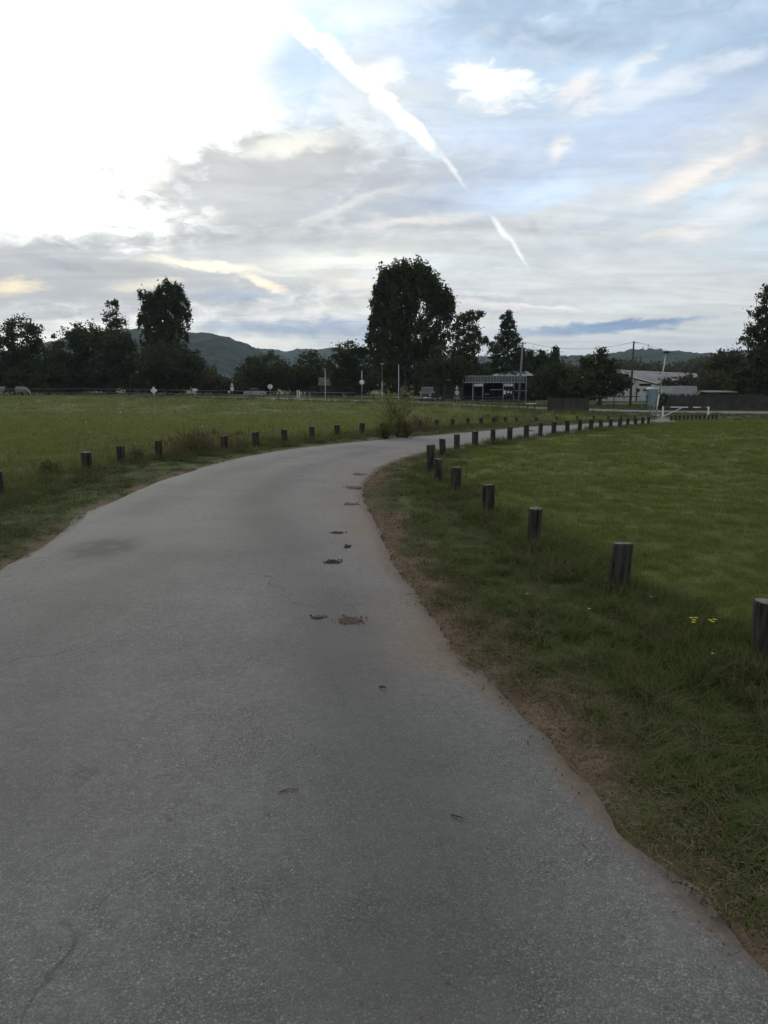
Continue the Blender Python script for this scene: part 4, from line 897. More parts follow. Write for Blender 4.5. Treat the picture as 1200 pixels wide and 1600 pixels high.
MB().box((-hw - .65, 0, (ze - .4) / 2), (1.4, 3.4, ze - .4)).build('lean_to_wall', M_WOODD, t)
MB().tube([(-hw - .02, -2.06, ze), (-hw - .02, 0, zr + .05)], .06, 4).build('barge_board', M_WOOD, t)
for k in (-.9, .7): MB().box((k, -1.87, ze * .45), (.9, .04, ze * .8)).build('door', M_WOODD, t)
shed(694, 712, 596.5, 592.5, 128, 'small low shed roof showing between the poplar and the airy tree', M_WOODD, M_ROOF)
shed(879, 922, 591, 583, 132, 'low building with a pale roof half hidden by dark trees, left of the wooden pole', M_WOODD, M_ROOFL, 5, 'low_shed')
# ------------------------------------------------------------------ hall on the right: long roof, pale gable
Yh = 118; zg = Z(45, Yh); gx0, gx1 = at(986, 600, Yh).x, at(1030, 600, Yh).x
t = empty('hall', (gx0, Yh, zg), 0, 'large hall with broad grey roof and pale gable wall, right of the wooden pole', 'building')
def rel(px, py, Y): p = at(px, py, Y); return (p.x - gx0, p.y - Yh, p.z - zg)
E0 = rel(990, 591, Yh); E1 = rel(1026, 600.5, Yh)
R0 = rel(952, 578, Yh + 20); R1 = rel(1088, 584.5, Yh + 30); E2 = rel(1092, 591, Yh + 16)
MB().prism([(0, 0), (E1[0] - .1, 0), (E1[0] - .1, E1[2] - .1), (E0[0] - .2, E0[2] - .1), (0, E0[2] - .15)], 0, .25).build('wall', M_RENDER, t)
MB().add([(-3.6, 6, 0), (-.0, .26, 0), (-.0, .26, E0[2] - .2), (-3.6, 6, E0[2] - .2)], [(0, 1, 2, 3)]).build('side_wall', M_RENDER, t)
V = [E0, E1, E2, R1, R0]; V2 = [(a, b_, c_ + .14) for a, b_, c_ in V]; n = 5
MB().add(V + V2, [tuple(range(5))[::-1], tuple(range(5, 10))] + [(i, (i + 1) % 5, (i + 1) % 5 + 5, i + 5) for i in range(5)]).build('roof', M_ROOF, t)
MB().add([(E1[0] - .1, .3, 0), (E2[0] - .3, E2[1] - .4, 0), (E2[0] - .3, E2[1] - .4, E2[2] - .1), (E1[0] - .1, .3, E1[2] - .1)], [(0, 1, 2, 3)]).build('side_wall', M_RENDER, t)
MB().tube([(E0[0], -.05, E0[2] + .12), (E1[0], -.05, E1[2] + .12)], .07, 4).build('barge_board', M_WHITE, t)
def wpane(pa, pb, qa, qb, name, mat, dy=-.05):
    a = rel(pa, qa, Yh); b_ = rel(pb, qb, Yh); return MB().box(((a[0] + b_[0]) / 2, dy, (a[2] + b_[2]) / 2), (b_[0] - a[0], .08, a[2] - b_[2])).build(name, mat, t)
wpane(999, 1017, 599.5, 603, 'window', M_GLASS)
c_ = wpane(995, 1020, 604.2, 605.6, 'canopy', M_WHITE, -.5)
wpane(1005, 1010.5, 608.5, 611, 'window', M_GLASS); wpane(996.5, 999, 607.5, 612, 'window', M_GLASS)
wpane(994, 995, 605.7, 626, 'corner_post', M_DARKMETAL); wpane(1014.5, 1015.7, 605.7, 626, 'downpipe', M_DARKMETAL)
# pale container / lorry body
Yc = 97; a = at(1036, 615, Yc); b_ = at(1088, 615, Yc); zg = Z(a.x, Yc); zt = at(1088, 603.2, Yc).z - zg
t = empty('box_trailer', ((a.x + b_.x) / 2, Yc + 1.2, zg), R(-4), 'pale grey box trailer standing behind the brushwood fence', 'trailer'); w2 = b_.x - a.x
MB().box((0, 0, zt / 2 + .45), (w2, 2.4, zt - .9)).build('body', M_ROOFL, t)
for k in range(9): MB().box((-w2 / 2 + .25 + k * (w2 - .5) / 8, -1.215, zt / 2 + .45), (.04, .03, zt - 1.0)).build('wall_rib', M_METAL, t)
MB().box((w2 / 2 + .02, 0, zt / 2 + .45), (.04, 2.3, zt - 1.0)).build('rear_door', M_RENDER, t)
for k in (-.6, .6):
    MB().box((w2 / 2 + .05, k, zt / 2 + .45), (.03, .05, zt - 1.1)).build('lock_rod', M_METAL, t)
MB().box((0, 0, .72 - .3), (w2 - .4, 1.0, .16)).build('chassis', M_DARKMETAL, t)
for x_ in (.9, 1.7):
    for y_ in (-1.0, 1.0): MB().tube([(x_, y_ - .12, .33), (x_, y_ + .12, .33)], .36, 14).build('wheel', M_RUBBER, t)
# portable toilet
Yt = 92; b = XG(1020, Yt); zt = at(1020, 608, Yt).z - b.z; t = empty('portable_toilet', b, 0, 'pale blue portable cabin standing beside the hall gable', 'portable toilet')
MB().box((0, 0, zt / 2), (1.05, 1.1, zt)).build('cabin', M_BLUE, t); MB().box((0, -.565, zt / 2 - .05), (.78, .03, zt * .82)).build('door', M_BLUE, t)
MB().prism([(-.58, zt), (.58, zt), (.4, zt + .18), (-.4, zt + .18)], -.6, .6).build('roof', M_WHITE, t); MB().box((.28, -.6, zt * .48), (.10, .04, .05)).build('handle', M_DARKMETAL, t)
# green-roofed low shelter at right
Yg = 90; a = at(1103, 612, Yg); b_ = at(1152, 612, Yg); zg = Z(a.x, Yg); zt = a.z - zg
t = empty('field_shelter', ((a.x + b_.x) / 2, Yg, zg), 0, 'low shelter with a thin greenish roof edge behind the brushwood fence', 'shelter')
M_GREEN = material('green_sheet', (.10, .15, .115), .6, .3, (.07, .10, .08), 1.0)
MB().box((0, .8, zt), (b_.x - a.x, 2.2, .09), 0, R(4)).build('roof', M_GREEN, t)
for k in (-1, 0, 1): MB().box((k * (b_.x - a.x) * .45, .1, zt / 2 - .06), (.1, .1, zt)).build('post', M_WOODD, t)
MB().box((0, 1.7, zt / 2 - .05), (b_.x - a.x - .2, .06, zt - .1)).build('back_wall', M_WOODD, t)

# ------------------------------------------------------------------ vehicles
def wheel(t, x, y, r_, w_=.2):
    o = MB().tube([(x, y - w_ / 2, r_), (x, y + w_ / 2, r_)], r_, 16).build('wheel', M_RUBBER, t); MB().tube([(x, y - w_ / 2 - .01, r_), (x, y + w_ / 2 + .01, r_)], r_ * .6, 12).build('rim', M_METAL, o)
M_SILVER = material('silver_paint', (.24, .245, .25), .35, .5, metal=.3); M_DKPAINT = material('dark_paint', (.025, .03, .03), .35, .5)
b = XG(398.5, 137); t = empty('parked_car', b, R(3), 'silver car parked side-on beyond the meadow, under the rounded tree', 'car')
prof = [(-2.0, .35), (-2.05, .75), (-1.95, .92), (-1.05, 1.0), (-1.0, 1.0), (1.0, 1.0), (1.35, .98), (1.95, .85), (2.05, .6), (2.0, .35)]
MB().prism(prof, -.82, .82).build('body', M_SILVER, t)
MB().prism([(-1.25, 1.0), (-.75, 1.40), (.55, 1.42), (1.15, .99)], -.70, .70).build('cabin_glass', M_GLASS, t)
MB().prism([(-.82, 1.41), (.62, 1.43), (.5, 1.47), (-.7, 1.46)], -.68, .68).build('roof', M_SILVER, t)
for x_ in (-1.25, 1.25):
    for y_ in (-.74, .74): wheel(t, x_, y_, .31)
for y_ in (-.82, .82): MB().box((-.05, y_, .98), (.05, .012, .5)).build('door_seam', M_DARKMETAL, t)
for y_ in (-.55, .55): MB().box((-2.04, y_, .72), (.05, .3, .12)).build('headlight', M_WHITE, t); MB().box((2.03, y_, .72), (.05, .25, .12)).build('tail_light', M_RED, t)
b = XG(672, 112); t = empty('parked_van', b, R(20), 'dark van parked nose-on with pale lights, right of the sapling top', 'van')
MB().prism([(-2.2, .4), (-2.25, 1.0), (-1.85, 1.15), (-1.3, 2.0), (2.2, 2.1), (2.25, .4)], -.95, .95).build('body', M_DKPAINT, t)
t.rotation_euler = (0, 0, R(70))
MB().add([(-1.90, -.8, 1.19), (-1.90, .8, 1.19), (-1.38, .74, 1.94), (-1.38, -.74, 1.94)], [(0, 1, 2, 3)]).build('windscreen', M_GLASS, t)
mb = MB(); mb.tube([(-1.92, -.84, 1.17), (-1.92, .84, 1.17), (-1.36, .78, 1.97), (-1.36, -.78, 1.97), (-1.92, -.84, 1.17)], .035, 5); mb.build('windscreen_frame', M_METAL, t)
for y_ in (-.68, .68): MB().tube([(-2.3, y_, .82), (-2.2, y_, .82)], [.13, .15], 12).build('headlight', M_WHITE, t)
MB().box((-2.3, 0, .5), (.12, 1.8, .16)).build('bumper', M_METAL, t)
MB().box((-2.36, 0, .55), (.02, .5, .11)).build('number_plate', M_WHITE, t)
for y_ in (-1.08, 1.08): MB().box((-1.65, y_, 1.3), (.08, .16, .24)).build('wing_mirror', M_METAL, t)
for x_ in (-1.5, 1.4):
    for y_ in (-.86, .86): wheel(t, x_, y_, .33)

# ------------------------------------------------------------------ horses
M_COAT = material('pale_coat', (.36, .32, .27), .8, .2, (.26, .22, .18), 2); M_COATD = material('dark_coat', (.07, .05, .04), .8, .2, (.045, .035, .03), 2)
M_RUG = material('checked_rug', (.12, .125, .12), .9, .1, (.17, .17, .16), 6); M_RUG2 = material('grey_rug', (.17, .165, .18), .9, .1, (.12, .12, .13), 2); M_TRIM = material('rug_trim', (.36, .36, .34), .8, .2)
def horse(px, Y, rz, label, coat, head_mat, rug, trim, flip=1):
    b = XG(px, Y); t = empty('horse', b, rz, label, 'horse', 'rugged horses grazing at the far side of the meadow')
    Vx = [(0, 0, 1.12), (.55, 0, 1.14), (.80, 0, 1.22), (1.15, 0, 1.0), (1.42, 0, .62), (1.55, 0, .38), (1.72, 0, .12), (-.55, 0, 1.17), (-.80, 0, 1.16), (-.95, 0, 1.0), (-1.0, 0, .55)]
    Rd = [.33, .31, .24, .17, .14, .12, .075, .32, .24, .07, .05]; E = [(0, 1), (1, 2), (2, 3), (3, 4), (4, 5), (5, 6), (0, 7), (7, 8), (8, 9), (9, 10)]
    def leg(root, pts, rr):
        p = root
        for q, r_ in zip(pts, rr): Vx.append(q); Rd.append(r_); E.append((p, len(Vx) - 1)); p = len(Vx) - 1
    for s_, k in ((1, .12), (-1, -.1)):
        leg(1, [(.62, .17 * s_, .85), (.62 + k * .6, .16 * s_, .46), (.62 + k, .16 * s_, .14), (.68 + k, .16 * s_, .04)], [.13, .065, .05, .06])
        leg(7, [(-.62, .18 * s_, .88), (-.58 + k * .5, .17 * s_, .62), (-.78 + k, .17 * s_, .45), (-.70 + k, .17 * s_, .14), (-.64 + k, .17 * s_, .04)], [.17, .09, .065, .05, .06])
    me = bpy.data.meshes.new('body'); me.from_pydata(Vx, E, []); o = bpy.data.objects.new('body', me); COL.objects.link(o); o.parent = t
    sk = o.modifiers.new('skin', 'SKIN'); sk.use_smooth_shade = True
    for i, v in enumerate(me.skin_vertices[0].data if me.skin_vertices else []): v.radius = (Rd[i], Rd[i])
    if not me.skin_vertices:
        bm = bmesh.new(); bm.from_mesh(me); ly_ = bm.verts.layers.skin.verify()
        for i, v in enumerate(bm.verts): v[ly_].radius = (Rd[i], Rd[i]); v[ly_].use_root = (i == 0)
        bm.to_mesh(me); bm.free()
    ss = o.modifiers.new('sub', 'SUBSURF'); ss.levels = 1; ss.render_levels = 1; me.materials.append(coat)
    for s_ in (-1, 1): MB().tube([(1.36, .07 * s_, .72), (1.34, .10 * s_, .86)], [.04, .01], 6).build('ear', coat, t)
    MB().tube([(.9, 0, 1.36), (1.2, 0, 1.12), (1.42, 0, .76)], [.03, .05, .03], 5).build('mane', M_COATD, t)
    # rug: half barrel
    V = []; Fc = []; n = 13; xs_ = [-1.0, -.93, -.5, 0, .5, .78, .86]
    for i, x_ in enumerate(xs_):
        zt_ = [1.40, 1.50, 1.52, 1.49, 1.51, 1.50, 1.40][i]; w2 = [.30, .37, .40, .41, .39, .33, .26][i]
        for k in range(n):
            a = -math.pi * .0 + math.pi * k / (n - 1); c_ = math.cos(a); s_ = math.sin(a); V.append((x_, w2 * c_ * (1 + .04 * (k in (0, n - 1))), .78 + (zt_ - .78) * s_ ** .75))
    for i in range(len(xs_) - 1):
        for k in range(n - 1): Fc.append((i * n + k, (i + 1) * n + k, (i + 1) * n + k + 1, i * n + k + 1))
    rg = mesh_obj('rug', V, Fc, rug, t, True); sm = rg.modifiers.new('thick', 'SOLIDIFY'); sm.thickness = .03
    if trim:
        mb = MB()
        for k in (0, n - 1): mb.tube([V[i * n + k] for i in range(len(xs_))], .035, 5)
        for i in (0, len(xs_) - 1): mb.tube([V[i * n + k] for k in range(n)], .035, 5)
        mb.build('rug_trim', M_TRIM, rg)
    return t
horse(33, 122, R(-12), 'grazing horse in a dark checked rug with a pale border', M_COAT, M_COAT, M_RUG, True)
horse(-1, 122, R(8), 'grazing horse in a plain grey rug, cut off by the left edge', M_COATD, M_COATD, M_RUG2, False)
# ------------------------------------------------------------------ grass: tuft meshes, instanced over points by geometry nodes
def tuft(name, mat, n, h, spread, width, lean, seed, segs=3, seedhead=False):
    r = random.Random(seed); V = []; Fc = []
    for k in range(n):
        a = r.uniform(0, 6.283); q = spread * math.sqrt(r.random()); x, y = q * math.cos(a), q * math.sin(a); hh = h * r.uniform(.45, 1.15); w = width * r.uniform(.7, 1.3)
        ld = r.uniform(0, 6.283); le = lean * r.uniform(.2, 1.3); dx, dy = math.cos(ld), math.sin(ld); nx_, ny_ = -dy, dx; tw = r.uniform(-.6, .6); nx_, ny_ = nx_ + dx * tw, ny_ + dy * tw
        b0 = len(V)
        for s in range(segs):
            f = s / segs; c = le * f * f * hh; z = hh * (f - .30 * le * f * f); ww = w * (1 - f * .75) / 2
            V += [(x + dx * c - nx_ * ww, y + dy * c - ny_ * ww, z - .01), (x + dx * c + nx_ * ww, y + dy * c + ny_ * ww, z - .01)]
        c = le * hh; V.append((x + dx * c, y + dy * c, hh * (1 - .30 * le)))
        for s in range(segs - 1): i = b0 + 2 * s; Fc.append((i, i + 1, i + 3, i + 2))
        i = b0 + 2 * (segs - 1); Fc.append((i, i + 1, i + 2))
        if seedhead and k % 2 == 0:
            tip = V[-1]; L_ = hh * .22; b1 = len(V); V += [(tip[0] - w * 1.6, tip[1], tip[2] - L_ * .2), (tip[0] + dx * .02, tip[1] + dy * .02, tip[2] + L_ * .8), (tip[0] + w * 1.6, tip[1], tip[2] - L_ * .2), (tip[0], tip[1], tip[2] - L_ * .7)]; Fc.append((b1, b1 + 1, b1 + 2, b1 + 3))
    me = bpy.data.meshes.new(name); me.from_pydata(V, [], Fc); me.update(); me.materials.append(mat)
    return bpy.data.objects.new(name, me)                               # source of the instances, stays unlinked
def scatter(name, P, sc, variants, seed=0, tilt=.12):
    me = bpy.data.meshes.new(name); P = np.asarray(P, np.float32); me.vertices.add(len(P)); me.vertices.foreach_set('co', P.ravel())
    rr = np.random.default_rng(seed); rot = np.stack([rr.normal(0, tilt, len(P)), rr.normal(0, tilt, len(P)), rr.uniform(0, 6.283, len(P))], 1).astype(np.float32)
    a = me.attributes.new('rot', 'FLOAT_VECTOR', 'POINT'); a.data.foreach_set('vector', rot.ravel())
    a = me.attributes.new('scl', 'FLOAT_VECTOR', 'POINT'); a.data.foreach_set('vector', np.asarray(sc, np.float32).ravel())
    o = bpy.data.objects.new(name, me); COL.objects.link(o)
    g = bpy.data.node_groups.new(name, 'GeometryNodeTree'); g.interface.new_socket('Geometry', in_out='INPUT', socket_type='NodeSocketGeometry'); g.interface.new_socket('Geometry', in_out='OUTPUT', socket_type='NodeSocketGeometry')
    gi = g.nodes.new('NodeGroupInput'); go_ = g.nodes.new('NodeGroupOutput'); ip = g.nodes.new('GeometryNodeInstanceOnPoints'); jn = g.nodes.new('GeometryNodeJoinGeometry')
    for v in variants:
        oi = g.nodes.new('GeometryNodeObjectInfo'); oi.inputs['Object'].default_value = v; oi.inputs['As Instance'].default_value = True; g.links.new(oi.outputs['Geometry'], jn.inputs[0])
    na = g.nodes.new('GeometryNodeInputNamedAttribute'); na.data_type = 'FLOAT_VECTOR'; na.inputs[0].default_value = 'rot'
    nb = g.nodes.new('GeometryNodeInputNamedAttribute'); nb.data_type = 'FLOAT_VECTOR'; nb.inputs[0].default_value = 'scl'
    ip.inputs['Pick Instance'].default_value = True
    g.links.new(gi.outputs[0], ip.inputs['Points']); g.links.new(jn.outputs[0], ip.inputs['Instance']); g.links.new(na.outputs[0], ip.inputs['Rotation']); g.links.new(nb.outputs[0], ip.inputs['Scale'])
    g.links.new(ip.outputs[0], go_.inputs[0]); md = o.modifiers.new('scatter', 'NODES'); md.node_group = g
    return tag(o, kind='stuff')
M_GLAWN = leaf_material('blade_lawn', (.086, .122, .024), (.134, .152, .038), ((.16, .145, .07), .86), vscale=2.2, trans=.3)
M_GVERGE = leaf_material('blade_verge', (.058, .082, .022), (.092, .106, .034), ((.125, .108, .060), .62), vscale=2.5, trans=.3)
M_GMEAD = leaf_material('blade_meadow', (.130, .165, .038), (.185, .190, .060), ((.19, .17, .09), .82), vscale=1.5, trans=.3)
M_DRY = leaf_material('blade_dry', (.135, .112, .065), (.10, .075, .045), ((.17, .145, .09), .6), vscale=1.5, trans=.2)
M_RUST = leaf_material('rusty_seed', (.085, .062, .038), (.115, .082, .048), vscale=3, trans=.15)
lawnV = [tuft('tuft', M_GLAWN, 44, .050, .085, .0042, .8, s, 2) for s in (1, 2, 3)]
vergeV = [tuft('tuft', M_GVERGE, 34, .10, .085, .0045, 1.0, s, 3) for s in (4, 5, 6)] + [tuft('tuft', M_GVERGE, 26, .15, .07, .005, 1.3, 7, 3)]
tallV = [tuft('tuft', M_GVERGE, 30, .26, .09, .006, .8, s, 4) for s in (8, 9)]
meadV = [tuft('tuft', M_GMEAD, 40, .11, .12, .006, .9, s, 2) for s in (10, 11, 12)]
seedV = [tuft('tuft', M_DRY, 16, .50, .12, .0045, .5, s, 4, True) for s in (13, 14)]
rustV = [tuft('tuft', M_RUST, 22, .55, .16, .007, .45, s, 4, True) for s in (15, 16)]
dryV = [tuft('tuft', M_DRY, 22, .055, .07, .0035, 1.5, s, 2) for s in (17, 18)]
BANDS = [(1.3, 4, 210, 1.0), (4, 7, 150, 1.05), (7, 12, 75, 1.35), (12, 20, 30, 1.9), (20, 34, 11, 2.8), (34, 60, 3.2, 4.5), (60, 112, .55, 9)]
pts = {k: [] for k in ('lawn', 'verge', 'tall', 'mead', 'seed', 'rust', 'dry')}; scl = {k: [] for k in pts}
def put(k, x, y, s, sz=None):
    if not len(x): return
    pts[k].append(np.stack([x, y, zf(x, y) + .004], 1)); sz = s * .0 + s if sz is None else sz; scl[k].append(np.stack([s, s, sz], 1))
rl = [(p.x, p.y) for p in rbp]; llp = [(p.x, p.y) for p in lbp]; RL = [(2.25, -6), *rl]; LL = [(-5.6, -6), *llp]
for bi, (y0, y1, dens, s0) in enumerate(BANDS):
    xm = y1 * .58 + 2.5; xl, xr = -min(xm, 75), min(xm, 75); n = int((xr - xl) * (y1 - y0) * dens)
    x = rng.uniform(xl, xr, n); y = rng.uniform(y0, y1, n); k = np.abs(x) < y * .56 + 2.2; x, y = x[k], y[k]
    sdv = road_sd(x, y); off_ = sdv < -.015 * rng.random(len(x)); x, y, sdv = x[off_], y[off_], sdv[off_]
    L_, M_ = pin(x, y, LAWN), pin(x, y, MEADOW); nn = fnoise(x, y, 1.7, 41); n2 = fnoise(x, y, 5.5, 42); n3 = fnoise(x, y, .5, 43); u_ = rng.random(len(x))
    dR = pdist(x, y, RL); dL = pdist(x, y, LL); right = ~M_ & (x > -3.2 + .3 * np.maximum(y - 12, 0)) & (pdist(x, y, RE) < pdist(x, y, LE)) | L_
    s = s0 * rng.uniform(.75, 1.3, len(x)); flat = s0 ** .45; far = ~L_ & ~M_ & (y > 55)
    # lawn
    m = L_ & (dR > .15) & (y < 60); put('lawn', x[m], y[m], s[m], rng.uniform(.7, 1.2, m.sum()) * flat * (1 + .25 * nn[m]))
    # verges; the bare strip next to the asphalt stays open
    e = -sdv; wbare = np.where(right, .09 + .11 * nn + .13 * n2 + .08 * n3, .03 + .06 * nn)
    wbare = np.where(right & (y > 6) & (y < 15), wbare + .10, wbare)
    v = ~L_ & ~M_ & (e > wbare) & (y < 60); thin = v & ((e > wbare + .22) | (u_ < .45)); hv = (.75 + .35 * nn + .2 * n2) * np.where(right, 1, .62); hv = hv.clip(.35, 1.5) * (.55 + .45 * ssn(0, .5, e - wbare))
    m = thin; put('verge', x[m], y[m], s[m], (hv * flat)[m] * rng.uniform(.7, 1.25, m.sum()))
    m = ~L_ & ~M_ & (e > .02) & (e < wbare + .18) & (u_ < np.where(right, .16, .35)) & (y < 30); put('dry', x[m], y[m], s[m] * .9, rng.uniform(.4, 1, m.sum()))
    # tall growth along the rows
    m = (dR < .42 + .12 * nn) & (u_ < .5) & (y < 40); put('tall', x[m], y[m], s[m] * .8, rng.uniform(.45, .95, m.sum()) * flat ** .4 * (1 - .9 * (dR[m])).clip(.3, 1) * np.where(y[m] > 14, .7, 1))
    m = (dL < .75 + .25 * nn) & (u_ < .5) & (y < 45); put('tall', x[m], y[m], s[m] * .8, rng.uniform(.45, 1.1, m.sum()) * (1 - .45 * dL[m]).clip(.3, 1) * flat ** .5)
    m = (dL < 1.3) & M_ & (u_ < .10 + .08 * nn) & (y < 48); put('seed', x[m], y[m], s[m] ** .5, rng.uniform(.5, .95, m.sum()))
    # meadow
    m = M_ & (y < 112); put('mead', x[m], y[m], s[m], rng.uniform(.55, 1.2, m.sum()) * flat * (1 + .35 * nn[m] + .15 * n3[m]).clip(.4, 1.7))
    m = M_ & (u_ < .02 + .03 * (n3 > .3)) & (y < 60) & (nn > .1); put('tall', x[m], y[m], s[m] * .9, rng.uniform(.5, .9, m.sum()))
for i, p in enumerate(rbp + lbp):
    n_ = 26 if p.y < 9 else 14; a = rng.uniform(0, 6.28, n_); q = rng.uniform(.07, .30, n_) * (1 + p.y / 40); k_ = (.95, .55, .75, 1.15, 1.0, .8, .6)[i % 7]
    put('tall', p.x + q * np.cos(a), p.y + q * np.sin(a), rng.uniform(.6, 1.0, n_) * (1 + p.y / 25), rng.uniform(.35, .85, n_) * k_)
# straw-coloured grass on the verge of the left side; rusty sorrel clumps
for cx_, cy_, n_, rad_ in ((gp(302, 708).x, gp(302, 708).y, 34, .42), (gp(270, 715).x, gp(270, 715).y, 9, .4), (gp(375, 702).x, gp(375, 702).y, 8, .3), (gp(650, 674).x, gp(650, 674).y, 40, .9), (gp(770, 661).x, gp(770, 661).y, 40, 1.5), (gp(820, 658).x, gp(820, 658).y, 40, 1.6), (gp(845, 655).x, gp(845, 655).y, 30, 1.6)):
    x = rng.normal(cx_, rad_ * .6, n_); y = rng.normal(cy_, rad_ * .6, n_); put('rust', x, y, rng.uniform(.6, 1.1, n_), rng.uniform(.5, 1.0, n_) * (1 if n_ < 60 else 1.0))
# rough weeds between meadow and road, and at the far road edge
x = rng.uniform(-45, 32, 5200); y = rng.uniform(66, 118, 5200); dd = pdist(x, y, [p for p in MEADOW[len(lbp) + 1:len(lbp) + 6]]); m = (dd < 2.6 + 1.2 * fnoise(x, y, .3, 45)) & (pdist(x, y, PUB) > 3.3)
put('tall', x[m], y[m], rng.uniform(2.5, 4.5, m.sum()), rng.uniform(1.3, 3.2, m.sum())); m2 = m & (rng.random(len(x)) < .12); put('seed', x[m2], y[m2], rng.uniform(1.5, 2.5, m2.sum()), rng.uniform(1.4, 2.4, m2.sum()))
x = rng.uniform(-5, 70, 6000); y = rng.uniform(60, 100, 6000); m = (pdist(x, y, PUB) > 3.4) & (road_sd(x, y) < -.4) & ~pin(x, y, MEADOW) & ((y > 62) | (x > 28)); put('tall', x[m], y[m], rng.uniform(2, 3.5, m.sum()), rng.uniform(.5, 1.5, m.sum()))
for k, nm_, va in (('lawn', 'lawn_grass', lawnV), ('verge', 'verge_grass', vergeV), ('tall', 'tall_grass', tallV), ('mead', 'meadow_grass', meadV), ('seed', 'seeding_grass', seedV), ('rust', 'rusty_sorrel', rustV), ('dry', 'dry_grass', dryV)):
    scatter(nm_, np.concatenate(pts[k]), np.concatenate(scl[k]), va, hash(nm_) % 97 if False else len(nm_), .14); print(nm_, sum(len(a) for a in pts[k]))
# straw, twigs and leaf litter on the bare strip
M_STRAW = material('straw', (.27, .205, .13), .85, .2, (.13, .085, .05), 22); M_LITTER = material('leaf_litter', (.075, .052, .036), .9, .1, (.12, .085, .055), 14)
def litter(name, mat, n, lmin, lmax, wd, yr, emin, emax, side, seed, thick=.003):
    r = np.random.default_rng(seed); V = []; Q = []
    src = RE if side > 0 else LE; 
    t_ = r.random(n * 8); s_, A_ = param_pl(src, 0); sv = s_[0] + (s_[-1] - s_[0]) * t_ ** 1.2; q = samp(s_, A_, sv); x = q[:, 0] + r.normal(0, .35, len(sv)); y = q[:, 1] + r.normal(0, .35, len(sv))
    sd2 = road_sd(x, y); w_ = r.random(len(x)) < (1 / (1 + .05 * np.maximum(y, 0)))
    m = (-sd2 > emin) & (-sd2 < emax + .12 * fnoise(x, y, 2.5, 47)) & (y > yr[0]) & (y < yr[1]) & w_; x, y = x[m][:n], y[m][:n]
    for i in range(len(x)):
        L_ = r.uniform(lmin, lmax) / 2; an = r.uniform(0, 6.28); dz = r.uniform(-.006, .008); w2 = wd * r.uniform(.6, 1.4) / 2; z = Z(x[i], y[i]) + .018 + r.uniform(0, .012); b_ = len(V)
        c, s = math.cos(an), math.sin(an)
        for f in (-1, 1): V += [(x[i] + c * L_ * f - s * w2, y[i] + s * L_ * f + c * w2, z + dz * f), (x[i] + c * L_ * f + s * w2, y[i] + s * L_ * f - c * w2, z + dz * f), (x[i] + c * L_ * f, y[i] + s * L_ * f, z + dz * f + thick)]
        Q += [(b_, b_ + 1, b_ + 4, b_ + 3), (b_ + 1, b_ + 2, b_ + 5, b_ + 4), (b_ + 2, b_, b_ + 3, b_ + 5)]
    return tag(grid_mesh(name, V, Q, mat, None, False), kind='stuff')
litter('straw_litter', M_STRAW, 30000, .008, .042, .0013, (1.2, 22), -.03, .46, 1, 71, .001)
litter('leaf_litter', M_LITTER, 9000, .005, .020, .007, (1.2, 24), -.03, .44, 1, 72, .002)
litter('straw_litter', M_STRAW, 2500, .02, .09, .004, (3, 20), -.06, .22, -1, 73, .002)
litter('straw_litter', M_STRAW, 3500, .008, .045, .0018, (1.2, 18), -.10, .02, 1, 75, .001)
litter('leaf_litter', M_LITTER, 1300, .004, .014, .006, (1.2, 18), -.13, .02, 1, 76, .002)
# ------------------------------------------------------------------ droppings, stones, twigs on the lane
M_DUNG = material('dry_dung', (.075, .054, .042), .95, .1, (.13, .095, .07), 25, .9, 60); M_DUNG2 = material('dark_dung', (.032, .027, .023), .95, .1, (.055, .045, .036), 25, .9, 60)
def RZ(x, y): return Z(x, y) + .012
def pile(px, py, wpx, dpx, h, label, mat, seed, group=None):
    p = gp(px, py); s = p.y / F; rx_ = wpx / 2 * s; ry_ = max(dpx / 2 * s * p.y / H, rx_ * .5); r = random.Random(seed); t = empty('dropping_pile', (p.x, p.y, RZ(p.x, p.y)), 0, label, 'droppings', group)
    mb = MB(); n = 26; rings = 6; V = [(0, 0, h)]; Fc = []
    for j in range(1, rings + 1):
        for k in range(n):
            a = 6.283 * k / n; q = j / rings; e = 1 + .14 * math.sin(3 * a + seed) + .05 * math.sin(7 * a + seed * 2) + r.uniform(-.05, .05)
            V.append((rx_ * q * e * math.cos(a), ry_ * q * e * math.sin(a), h * (1 - q ** 2) * r.uniform(.6, 1.3) - (.006 if j == rings else 0)))
    for k in range(n): Fc.append((0, 1 + k, 1 + (k + 1) % n))
    for j in range(rings - 1):
        for k in range(n): a = 1 + j * n + k; b_ = 1 + j * n + (k + 1) % n; Fc.append((a, a + n, b_ + n, b_))
    V = [(a_, b2, c2 * .62) for a_, b2, c2 in V]; mesh_obj('pile', V, Fc, mat, t, True)
    for k in range(18):
        a = r.uniform(0, 6.28); q = r.uniform(.8, 1.45); rr = r.uniform(.002, .007); x_, y_ = rx_ * q * math.cos(a), ry_ * q * math.sin(a)
        mb.tube([(x_ - rr, y_, rr * .4), (x_, y_ + rr * .4, rr * .9), (x_ + rr, y_, rr * .4)], [rr * .5, rr, rr * .4], 6)
    tag(mb.build('crumbs', mat, t, True), kind='stuff'); return t
pile(546, 972, 42, 13, .028, 'largest brown dropping pile on the lane, nearest to the camera', M_DUNG, 1)
pile(497, 967, 24, 5, .010, 'thin scattered brown smear of droppings left of the largest pile', M_DUNG, 2)
pile(520, 880, 26, 6, .026, 'dark dropping pile in the middle of the lane beyond the largest pile', M_DUNG2, 3)
pile(542, 856, 9, 4, .02, 'small dark clod just beyond and right of the middle dropping pile', M_DUNG2, 4)
